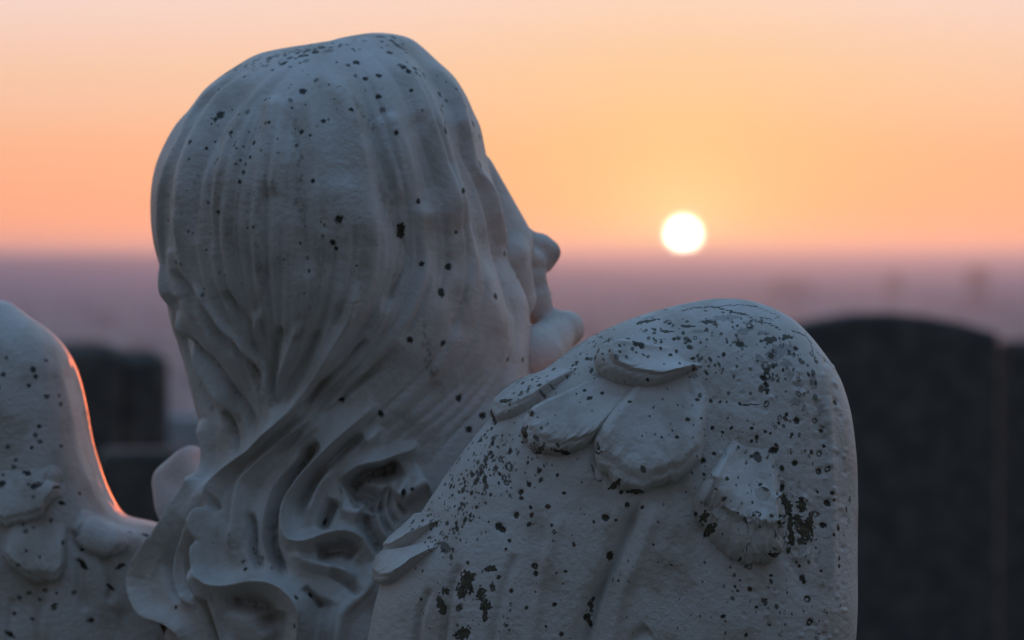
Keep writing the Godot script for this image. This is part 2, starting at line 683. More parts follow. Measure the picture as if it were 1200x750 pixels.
	func mesh() -> ArrayMesh:
		var uv := PackedVector2Array()
		uv.resize(P.size())
		var idx := PackedInt32Array()
		idx.resize((nv - 1) * (W - 1) * 6)
		var q := 0
		for j in nv:
			for i in W:
				var u := float(i) / nf if i <= nf else 1.0 - float(i - nf) / nb
				uv[j * W + i] = Vector2(u, float(j) / (nv - 1))
		for j in nv - 1:
			for i in W - 1:
				var a := j * W + i
				var b := a + W
				idx[q] = a
				idx[q + 1] = a + 1
				idx[q + 2] = b + 1
				idx[q + 3] = a
				idx[q + 4] = b + 1
				idx[q + 5] = b
				q += 6
		var arr := []
		arr.resize(Mesh.ARRAY_MAX)
		arr[Mesh.ARRAY_VERTEX] = P
		arr[Mesh.ARRAY_NORMAL] = N
		arr[Mesh.ARRAY_TEX_UV] = uv
		arr[Mesh.ARRAY_TEX_UV2] = uv
		arr[Mesh.ARRAY_INDEX] = idx
		var m := ArrayMesh.new()
		m.add_surface_from_arrays(Mesh.PRIMITIVE_TRIANGLES, arr)
		return m

func make_loft(k: float, y0: float, y1: float, left: Array, right: Array, depth: Array, mid: Array, nl: float, nr: float, nf: int, nb: int, nv: int) -> Loft:
	var l := Loft.new()
	l.k = k
	l.eye = EYE
	l.y0 = y0
	l.nl = nl
	l.nr = nr
	l.nf = nf
	l.nb = nb
	l.nv = nv
	l.s_end = l.row_s(y1)
	for j in nv:
		var y := l.row_y(l.s_end * j / (nv - 1))
		l.rows.append(PackedFloat32Array([y, sample(left, y0, y), sample(right, y0, y), sample(depth, y0, y), sample(mid, y0, y)]))
	l.make()
	return l

# ---- lichen, pits and chipped paint: flat marks laid on a loft in its own u, v

class Marks:
	var size := 2048
	var data := PackedByteArray()
	var rough := FastNoiseLite.new()
	var loft: Loft

	func begin(l: Loft, n: int, base: Color) -> void:
		loft = l
		size = n
		var im := Image.create_empty(n, n, false, Image.FORMAT_RGBA8)
		im.fill(Color(base.r, base.g, base.b, 0.0))
		data = im.get_data()
		rough.frequency = 0.045
		rough.fractal_octaves = 3
		rough.seed = 99

	# an irregular fleck about (x, y) on the drawing; rx, ry its half sizes on the surface in drawing units, turn in radians
	func fleck(x: float, y: float, rx: float, ry: float, turn: float, c: Color, ragged: float, hollow := 0.0, soft := 0.26) -> void:
		var uv := loft.uv_of(x, y)
		var e := 0.004
		var pu := (loft.grid_at(uv + Vector2(e, 0), loft.P) - loft.grid_at(uv - Vector2(e, 0), loft.P)) / (2.0 * e * size)
		var pv := (loft.grid_at(uv + Vector2(0, e), loft.P) - loft.grid_at(uv - Vector2(0, e), loft.P)) / (2.0 * e * size)
		# axes on the surface: across (towards +x) and down
		var n := pv.cross(pu).normalized()
		var ax := (Vector3.RIGHT - n * n.x).normalized()
		var ay := ax.cross(n)
		var k := loft.k
		var coarse := clampf(28.0 / maxf(rx, ry), 2.5, 9.0)
		var big := maxf(rx, ry) * k * (1.35 + ragged)
		var E := pu.length_squared()
		var F := pu.dot(pv)
		var G := pv.length_squared()
		var det := maxf(E * G - F * F, 1e-20)
		var du := int(ceil(big * sqrt(G / det)))
		var dv := int(ceil(big * sqrt(E / det)))
		var cu := int(uv.x * size)
		var cv := int(uv.y * size)
		var ct := cos(turn)
		var sn := sin(turn)
		for j in range(maxi(cv - dv, 0), mini(cv + dv + 1, size)):
			for i in range(maxi(cu - du, 0), mini(cu + du + 1, size)):
				var o := pu * (i + 0.5 - uv.x * size) + pv * (j + 0.5 - uv.y * size)
				var a := o.dot(ax) / k
				var b := -o.dot(ay) / k
				var q := Vector2((a * ct + b * sn) / rx, (-a * sn + b * ct) / ry)
				var d := q.length() + ragged * rough.get_noise_2d((x + a) * coarse, (y + b) * coarse)
				var f := 1.0 - smoothstep(1.0 - soft, 1.0 + soft, d)
				if hollow > 0.0:
					f *= smoothstep(hollow - 0.25, hollow + 0.1, d)
				f *= c.a
				if f <= 0.01:
					continue
				var at := (j * size + i) * 4
				var was := data[at + 3] / 255.0
				var all := f + was * (1.0 - f)
				data[at] = int(clampf((c.r * f + data[at] / 255.0 * was * (1.0 - f)) / all, 0, 1) * 255.0)
				data[at + 1] = int(clampf((c.g * f + data[at + 1] / 255.0 * was * (1.0 - f)) / all, 0, 1) * 255.0)
				data[at + 2] = int(clampf((c.b * f + data[at + 2] / 255.0 * was * (1.0 - f)) / all, 0, 1) * 255.0)
				data[at + 3] = int(clampf(all, 0, 1) * 255.0)

	func crack(pts: PackedVector2Array, w: float, c: Color, rng: RandomNumberGenerator) -> void:
		for i in pts.size() - 1:
			var n := maxi(2, int(pts[i].distance_to(pts[i + 1]) / 2.2))
			var dir := (pts[i + 1] - pts[i]).angle()
			for q in n:
				var p := pts[i].lerp(pts[i + 1], float(q) / n) + Vector2(rng.randf_range(-0.7, 0.7), rng.randf_range(-0.7, 0.7))
				fleck(p.x, p.y, w * rng.randf_range(1.1, 2.0), w * rng.randf_range(0.5, 1.2), dir, c, 0.5)

	func texture() -> ImageTexture:
		var im := Image.create_from_data(size, size, false, Image.FORMAT_RGBA8, data)
		return ImageTexture.create_from_image(im)

func plaster_with(marks: Texture2D) -> StandardMaterial3D:
	var m := plaster.duplicate() as StandardMaterial3D
	if marks:
		m.detail_enabled = true
		m.detail_albedo = marks
		m.detail_blend_mode = BaseMaterial3D.BLEND_MODE_MIX
		m.detail_uv_layer = BaseMaterial3D.DETAIL_UV_2
	return m

# a feather tip lying on a wing: the surface swells gently from the root line to the lip line and breaks off there in a thick worn edge
func curve_at(pts: PackedVector2Array, t: float) -> Vector2:
	var n := pts.size()
	var f := clampf(t, 0.0, 1.0) * (n - 1)
	var i := mini(int(f), n - 2)
	return pts[i].cubic_interpolate(pts[i + 1], pts[maxi(i - 1, 0)], pts[mini(i + 2, n - 1)], f - i)

func feather_mesh(l: Loft, f: Array, sd: int) -> ArrayMesh:
	var high: float = f[0]
	var slope: float = f[1]                # how far the worn front of the tip runs out, in its own heights
	var lip := PackedVector2Array()
	var root := PackedVector2Array()
	for i in range(2, f.size(), 4):
		lip.append(Vector2(f[i], f[i + 1]))
		root.append(Vector2(f[i + 2], f[i + 3]))
	var nt := 120
	var nq := 34
	var nw := 12
	var nr := nq + nw
	var P := PackedVector3Array()
	var UV := PackedVector2Array()
	for j in nr + 1:
		for i in nt + 1:
			var t := float(i) / nt
			var a := curve_at(lip, t)
			var b := curve_at(root, t)
			var q := 1.0 - float(mini(j, nq)) / nq            # 1 at the root, 0 at the lip
			q = q * q * 0.6 + q * 0.4
			var near := smoothstep(0.30, 0.0, q)
			var chip := noise.get_noise_2d(t * 9.0, sd * 5.0) * 0.13 + noise.get_noise_2d(t * 30.0, sd * 7.0) * 0.02
			var tall := high * (1.0 + chip * 0.9 * near) * smoothstep(0.0, 0.22, t) * smoothstep(1.0, 0.80, t)
			a += (b - a) * chip * 0.35 * near + (b - a).normalized() * slope * tall
			var e := a.lerp(b, q)
			var c := cos(q * PI * 0.5)
			var up := tall * c * c - 1.2 * smoothstep(0.55, 1.0, q) - 1.2 * smoothstep(0.12, 0.0, minf(t, 1.0 - t))
			up += tall * 0.06 * noise.get_noise_3d(e.x * 0.04, e.y * 0.04, sd)
			up -= tall * 0.22 * smoothstep(0.10, 0.0, q)
			if j > nq:
				var w := float(j - nq) / nw
				var out := (slope + 0.12) * tall * sin(minf(w * 1.9, PI * 0.5)) + 0.10 * tall * sin(w * PI) - maxf(w - 0.8, 0.0) * tall * 0.9
				e += (a - b).normalized() * out
				var fall := 1.0 - cos(w * PI * 0.5)
				up = lerpf(up, -tall * 0.2 - 2.0, lerpf(w * w * (3.0 - 2.0 * w), fall, 0.5))
				up += tall * 0.10 * noise.get_noise_3d(t * 16.0, w * 3.0, sd + 9.0) * sin(w * PI)
			var uv := l.uv_of(e.x, e.y)
			var p := l.grid_at(uv, l.P)
			var n := l.grid_at(uv, l.N).normalized()
			P.append(p + n * up * l.k)
			UV.append(uv)
	var idx := PackedInt32Array()
	var N := PackedVector3Array()
	N.resize(P.size())
	var w := nt + 1
	for j in nr:
		for i in nt:
			var a := j * w + i
			for t in [[a, a + 1, a + w + 1], [a, a + w + 1, a + w]]:
				var face := (P[t[1]] - P[t[0]]).cross(P[t[2]] - P[t[0]])
				idx.append_array(PackedInt32Array(t))
				for v in t:
					N[v] += face
	var centre := N[(nq / 2) * w + nt / 2]
	var outward := l.grid_at(UV[(nq / 2) * w + nt / 2], l.N)
	var flip := centre.dot(outward) > 0.0
	for i in N.size():
		N[i] = N[i].normalized() * (1.0 if flip else -1.0)
	if flip:
		for q in range(0, idx.size(), 3):
			var s := idx[q + 1]
			idx[q + 1] = idx[q + 2]
			idx[q + 2] = s
	var arr := []
	arr.resize(Mesh.ARRAY_MAX)
	arr[Mesh.ARRAY_VERTEX] = P
	arr[Mesh.ARRAY_NORMAL] = N
	arr[Mesh.ARRAY_TEX_UV] = UV
	arr[Mesh.ARRAY_TEX_UV2] = UV
	arr[Mesh.ARRAY_INDEX] = idx
	var m := ArrayMesh.new()
	m.add_surface_from_arrays(Mesh.PRIMITIVE_TRIANGLES, arr)
	return m

func carve(l: Loft, list: Array) -> void:
	for s in list:
		var pts := PackedVector2Array()
		for i in range(5, s.size(), 2):
			pts.append(Vector2(s[i], s[i + 1]))
		var t: int = s[4]     # 0 both ends fade, 1 only the start fades, 2 only the end fades, 3 none
		l.stroke(pts, s[0], s[1], s[2], s[3], 0.18 if t == 0 or t == 1 else 0.0, 0.18 if t == 0 or t == 2 else 0.0)

func build_statue() -> void:
	plaster = StandardMaterial3D.new()
	plaster.albedo_texture = ramp_image(1024, 0.006, 6, 5, [[0.0, Vector3(0.34, 0.28, 0.22)], [0.28, Vector3(0.46, 0.415, 0.36)], [0.45, Vector3(0.55, 0.52, 0.475)], [0.6, Vector3(0.585, 0.56, 0.525)], [1.0, Vector3(0.64, 0.625, 0.595)]], 30.0)
	plaster.roughness = PLASTER_ROUGH
	plaster.uv1_triplanar = true
	plaster.uv1_scale = Vector3.ONE * 3.4
	plaster.heightmap_enabled = true
	plaster.heightmap_texture = noise_image(1024, 0.05, 4, 12)
	plaster.heightmap_scale = 0.075
	var statue := thing("angel_statue", Vector3.ZERO)
	tag(statue, "weathered white angel statue seen from behind, with two wings and long carved hair", "statue")
	build_near_wing(statue)
	print("  near wing ", Time.get_ticks_msec())
	build_far_wing(statue)
	print("  far wing ", Time.get_ticks_msec())
	build_hair(statue)
	print("  hair ", Time.get_ticks_msec())
	build_body(statue)

const LICHEN := Color(0.19, 0.165, 0.12)
const MOSS := Color(0.29, 0.265, 0.17)
const RUST := Color(0.36, 0.255, 0.175)
const GRIME_SHADE := Color(0.42, 0.34, 0.26)  # brown for groove dirt and for the shade painted into the grooves
const CHIP := Color(0.44, 0.42, 0.41)

func build_near_wing(statue: Node3D) -> void:
	var l := make_loft(NEAR_K, 350.0, 1150.0, NEAR_LEFT, NEAR_RIGHT, NEAR_DEPTH, NEAR_MID, 2.2, 5.0, 560, 70, 520)
	carve(l, NEAR_CARVE)
	var r := RandomNumberGenerator.new()
	r.seed = 31
	# pits one can feel
	for f in NEAR_FLECKS:
		if f[2] >= 3.5:
			l.stroke(PackedVector2Array([Vector2(f[0] - 0.6, f[1]), Vector2(f[0] + 0.6, f[1])]), f[2] * 0.9, f[2] * 0.9, -1.6, 2.0, 0.0, 0.0)
	for i in 230:      # blisters and small craters in the paint on the outer edge
		var y := r.randf_range(420.0, 760.0)
		var x := 985.0 - absf(r.randfn(0.0, 62.0))
		l.stroke(PackedVector2Array([Vector2(x - 0.6, y), Vector2(x + 0.6, y)]), r.randf_range(1.4, 3.6), r.randf_range(1.4, 3.6), r.randf_range(-1.9, 2.0), 2.0, 0.0, 0.0)
	l.finish(noise, 0.0006, 14.0)
	var m := Marks.new()
	m.begin(l, 2048, LICHEN)
	for f in NEAR_CHIPS:
		m.fleck(f[0], f[1], f[2], f[3], f[4], Color(CHIP, 0.5), 0.8, 0.0, 0.1)
	for f in NEAR_MOSS:
		m.fleck(f[0], f[1], f[2], f[3], f[4], Color(MOSS, 0.95), 0.9, 0.0, 0.1)
		m.fleck(f[0], f[1], f[2], f[3], f[4], Color(LICHEN, 0.95), 0.9, 0.8, 0.1)
	for f in NEAR_FLECKS:
		var c := LICHEN.lerp(RUST if r.randf() < 0.3 else MOSS, r.randf() * 0.7)
		m.fleck(f[0], f[1], f[2] * r.randf_range(0.8, 1.0), f[2] * r.randf_range(0.85, 1.25), r.randf() * 3.0, c, 0.4, f[3])
	for f in NEAR_CRACKS:
		var pts := PackedVector2Array()
		for i in range(1, f.size(), 2):
			pts.append(Vector2(f[i], f[i + 1]))
		m.crack(pts, f[0] * 0.85, LICHEN.lerp(RUST, 0.4), r)
	for g in NEAR_SWARMS:
		for i in g[5]:
			var t := r.randf()
			var p := Vector2(g[0], g[1]).lerp(Vector2(g[2], g[3]), t)
			var nrm := (Vector2(g[2], g[3]) - Vector2(g[0], g[1])).orthogonal().normalized()
			p += nrm * r.randfn(0.0, g[4]) + Vector2(r.randfn(0, 4), r.randfn(0, 4))
			var s: float = g[6] * exp(r.randfn(0.0, 0.38))
			m.fleck(p.x, p.y, s * r.randf_range(0.75, 1.0), s * r.randf_range(1.0, 1.5), r.randf_range(-0.6, 0.9), Color(LICHEN.lerp(RUST if r.randf() < 0.3 else MOSS, r.randf() * 0.8), r.randf_range(0.7, 1.0)), 0.3, 0.6 if r.randf() < g[7] else 0.0)
	var mat := plaster_with(m.texture())
	var wing := put("wing", l.mesh(), mat, statue)
	wing.set_meta("label", "sharp near wing with dark lichen flecks and raised feather tips")
	var n := 0
	for f in NEAR_FEATHERS:
		put("feather", feather_mesh(l, f, n), mat, wing)
		n += 1

func build_far_wing(statue: Node3D) -> void:
	var l := make_loft(FAR_K, 348.0, 1150.0, FAR_LEFT, FAR_RIGHT, FAR_DEPTH, FAR_MID, 3.0, 14.0, 420, 60, 420)
	carve(l, FAR_CARVE)
	l.finish(noise, 0.0007, 13.0)
	var r := RandomNumberGenerator.new()
	r.seed = 77
	var m := Marks.new()
	m.begin(l, 1024, LICHEN)
	for f in FAR_FLECKS:
		m.fleck(f[0], f[1], f[2], f[3], r.randf() * 3.0, LICHEN, 0.6)
	for i in 50:
		var s := r.randf_range(1.2, 2.6)
		m.fleck(r.randf_range(-40.0, 110.0), r.randf_range(400.0, 760.0), s, s * 1.3, r.randf() * 3.0, Color(LICHEN, 0.8), 0.5)
	var mat := plaster_with(m.texture())
	var wing := put("wing", l.mesh(), mat, statue)
	wing.set_meta("label", "far wing at the left with an orange sunlit inner edge")
	var n := 20
	for f in FAR_FEATHERS:
		put("feather", feather_mesh(l, f, n), mat, wing)
		n += 1

func build_hair(statue: Node3D) -> void:
	var l := make_loft(HAIR_K, 39.0, 900.0, HAIR_LEFT, HAIR_RIGHT, HAIR_DEPTH, HAIR_MID, 2.0, 2.0, 560, 90, 640)
	carve(l, HAIR_CARVE)
	l.finish(noise, 0.0009, 12.0)
	var r := RandomNumberGenerator.new()
	r.seed = 5
	var m := Marks.new()
	m.begin(l, 2048, LICHEN)
	for f in HAIR_FLECKS:
		m.fleck(f[0], f[1], f[2], f[2] * r.randf_range(0.8, 1.3), r.randf() * 3.0, LICHEN, 0.5)
	for g in HAIR_SWARMS:
		for i in g[5]:
			var p := Vector2(g[0], g[1]).lerp(Vector2(g[2], g[3]), r.randf())
			p += Vector2(r.randfn(0.0, g[4]), r.randfn(0.0, g[4]))
			var s: float = g[6] * exp(r.randfn(0.0, 0.4))
			m.fleck(p.x, p.y, s, s * r.randf_range(0.7, 1.2), r.randf() * 3.0, Color(LICHEN, r.randf_range(0.5, 1.0)), 0.6)
	# brown grime and painted shade in the cut grooves, and old run-off stains
	for g in HAIR_GRIME_SHADE:
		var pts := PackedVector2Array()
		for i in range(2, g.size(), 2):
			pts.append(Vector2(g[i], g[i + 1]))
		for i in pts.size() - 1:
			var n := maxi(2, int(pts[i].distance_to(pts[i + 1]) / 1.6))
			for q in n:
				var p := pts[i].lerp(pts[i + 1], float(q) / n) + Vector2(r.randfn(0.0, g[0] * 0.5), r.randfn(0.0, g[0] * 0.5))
				m.fleck(p.x, p.y, g[0] * r.randf_range(0.12, 0.5), g[0] * r.randf_range(0.2, 0.9), r.randf_range(-0.3, 0.3), Color(GRIME_SHADE, g[1] * r.randf_range(0.4, 1.0)), 0.9, 0.0, 0.2)
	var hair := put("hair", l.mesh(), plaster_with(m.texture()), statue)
	hair.set_meta("label", "long wavy carved hair falling down the back")

# ---- the figure inside: face, neck, shoulders, added light-blocking bulk, robe

class Field:
	var bones: Array = []        # [a, b, ra, rb] tapered capsules, metres
	var blend := 0.006
	func at(p: Vector3) -> float:
		var d := 1e9
		for q in bones:
			var ab: Vector3 = q[1] - q[0]
			var t := clampf((p - q[0]).dot(ab) / maxf(ab.length_squared(), 1e-9), 0.0, 1.0)
			var e := p.distance_to(q[0] + ab * t) - lerpf(q[2], q[3], t)
			if d > 1e8:
				d = e
			else:
				var h := clampf(0.5 + 0.5 * (e - d) / blend, 0.0, 1.0)
				d = lerpf(e, d, h) - blend * h * (1.0 - h)
		return d

	# surface nets over a box, only in blocks the surface may cross
	func net(st: SurfaceTool, lo: Vector3, hi: Vector3, cell: float, first: int) -> int:
		var n := Vector3i(((hi - lo) / cell).ceil())
		var val := {}
		var vert := {}
		var block := 4
		var near := cell * block * 0.9
		var todo := {}
		for bz in range(0, n.z, block):
			for by in range(0, n.y, block):
				for bx in range(0, n.x, block):
					if absf(at(lo + (Vector3(bx, by, bz) + Vector3.ONE * block * 0.5) * cell)) < near + cell:
						for z in range(bz, bz + block + 1):
							for y in range(by, by + block + 1):
								for x in range(bx, bx + block + 1):
									todo[Vector3i(x, y, z)] = true
		for c in todo:
			val[c] = at(lo + Vector3(c) * cell)
		var count := first
		var corners := [Vector3i(0, 0, 0), Vector3i(1, 0, 0), Vector3i(0, 1, 0), Vector3i(1, 1, 0), Vector3i(0, 0, 1), Vector3i(1, 0, 1), Vector3i(0, 1, 1), Vector3i(1, 1, 1)]
		var edges := [[0, 1], [2, 3], [4, 5], [6, 7], [0, 2], [1, 3], [4, 6], [5, 7], [0, 4], [1, 5], [2, 6], [3, 7]]
		for c in todo:
			var ok := true
			var v := []
			var neg := 0
			for o in corners:
				if not val.has(c + o):
					ok = false
					break
				var f: float = val[c + o]
				v.append(f)
				if f < 0.0:
					neg += 1
			if not ok or neg == 0 or neg == 8:
				continue
			var sum := Vector3.ZERO
			var cnt := 0
			for e in edges:
				var a: float = v[e[0]]
				var b: float = v[e[1]]
				if (a < 0.0) != (b < 0.0):
					sum += Vector3(corners[e[0]]).lerp(Vector3(corners[e[1]]), a / (a - b))
					cnt += 1
			var p := lo + (Vector3(c) + sum / cnt) * cell
			var h := cell * 0.4
			var g := Vector3(at(p + Vector3(h, 0, 0)) - at(p - Vector3(h, 0, 0)), at(p + Vector3(0, h, 0)) - at(p - Vector3(0, h, 0)), at(p + Vector3(0, 0, h)) - at(p - Vector3(0, 0, h)))
			st.set_normal(g.normalized())
			st.add_vertex(p)
			vert[c] = count
			count += 1
		var ax := [Vector3i(1, 0, 0), Vector3i(0, 1, 0), Vector3i(0, 0, 1)]
		for c in vert:
			var s0: bool = val[c] < 0.0
			for d in 3:
				var other: Vector3i = c + ax[d]
				if not val.has(other) or (val[other] < 0.0) == s0:
					continue
				var u: Vector3i = ax[(d + 1) % 3]
				var w: Vector3i = ax[(d + 2) % 3]
				if not (vert.has(c - u) and vert.has(c - w) and vert.has(c - u - w)):
					continue
				var q := [vert[c], vert[c - u], vert[c - u - w], vert[c - w]]
				# seen from outside the quad must run clockwise
				var order := [0, 2, 1, 0, 3, 2] if s0 else [0, 1, 2, 0, 2, 3]
				for i in order:
					st.add_index(q[i])
		return count

func at_draw(x: float, y: float, z: float, k: float) -> Vector3:
	return Vector3((x - 600.0) * k, EYE + (300.0 - y) * k, z)

func build_body(statue: Node3D) -> void:
	var k := HAIR_K
	var st := SurfaceTool.new()
	st.begin(Mesh.PRIMITIVE_TRIANGLES)
	var face := Field.new()
	face.blend = 0.0045
	for b in FACE:
		face.bones.append([at_draw(b[0], b[1], b[2], k), at_draw(b[4], b[5], b[6], k), b[3] * k, b[7] * k])
	var count := face.net(st, at_draw(500.0, 440.0, -0.33, k), at_draw(700.0, 120.0, -0.10, k), 0.0025, 0)
	var shoulder := Field.new()
	shoulder.blend = 0.01
	for b in SHOULDER:
		shoulder.bones.append([at_draw(b[0], b[1], b[2], k), at_draw(b[4], b[5], b[6], k), b[3] * k, b[7] * k])
	count = shoulder.net(st, at_draw(150.0, 660.0, -0.36, k), at_draw(290.0, 480.0, -0.23, k), 0.004, count)
	var trunk_and_blocker := Field.new()  # neck and torso, plus unseen bulk added to block light
	trunk_and_blocker.blend = 0.025
	for b in TRUNK_AND_BLOCKER:
		trunk_and_blocker.bones.append([at_draw(b[0], b[1], b[2], k), at_draw(b[4], b[5], b[6], k), b[3] * k, b[7] * k])
	count = trunk_and_blocker.net(st, Vector3(-0.42, 0.9, -0.62), Vector3(0.42, 1.72, 0.16), 0.012, count)
	put("body", st.commit(), plaster, statue)
	# the robe below, falling in folds to the plinth
	var l := make_loft(k, 900.0, 3080.0, [[900, 380], [1000, 300], [1300, 260], [1800, 230], [3080, 150]], [[900, 400], [1000, 560], [1300, 600], [1800, 640], [3080, 720]],
		[[900, 0.02], [1000, 0.10], [1300, 0.13], [1800, 0.16], [3080, 0.2]], [[900, -0.24], [3080, -0.26]], 2.0, 2.0, 160, 80, 160)
	for i in 12:
		var x := 250.0 + i * 36.0
		l.stroke(PackedVector2Array([Vector2(x + 20, 1050), Vector2(x, 1800), Vector2(x - 20, 3000)]), 14.0, 18.0, 16.0, 2.0, 0.2, 0.0)
	l.finish(noise, 0.002, 9.0)
	put("robe", l.mesh(), plaster, statue)
	put("plinth", boxed(Vector3(0.62, 0.2, 0.62), 0.015, Vector3((435.0 - 600.0) * k, 0.06, -0.26)), plaster, statue)

# ---------------------------------------------------------------- the statue's drawing: edges, depths, carving, marks

const HAIR_LEFT := [
	[39, 440], [41, 420], [45, 398], [50, 380], [56, 340], [64, 305], [80, 277], [95, 255], [108, 240], [130, 223], [150, 206], [183, 188], [213, 180], [247, 178],
	[283, 181], [310, 187], [343, 193], [380, 201], [413, 211], [450, 221], [477, 228], [505, 236], [535, 240], [560, 232], [585, 212], [610, 190], [640, 178], [680, 170],
	[710, 175], [740, 190], [800, 215], [900, 250]]
const HAIR_RIGHT := [
	[39, 440], [41, 462], [45, 478], [58, 497], [73, 513], [92, 533], [113, 547], [130, 555], [150, 564], [190, 572], [220, 579], [250, 585], [300, 590], [330, 601],
	[357, 610], [390, 616], [430, 622], [480, 632], [560, 640], [650, 620], [900, 600]]
const HAIR_DEPTH := [
	[39, 0], [60, 0.052], [100, 0.088], [160, 0.112], [250, 0.122], [330, 0.113], [400, 0.095], [470, 0.078], [540, 0.072], [620, 0.078], [720, 0.088], [900, 0.09]]
const HAIR_MID := [
	[39, -0.2], [900, -0.2]]
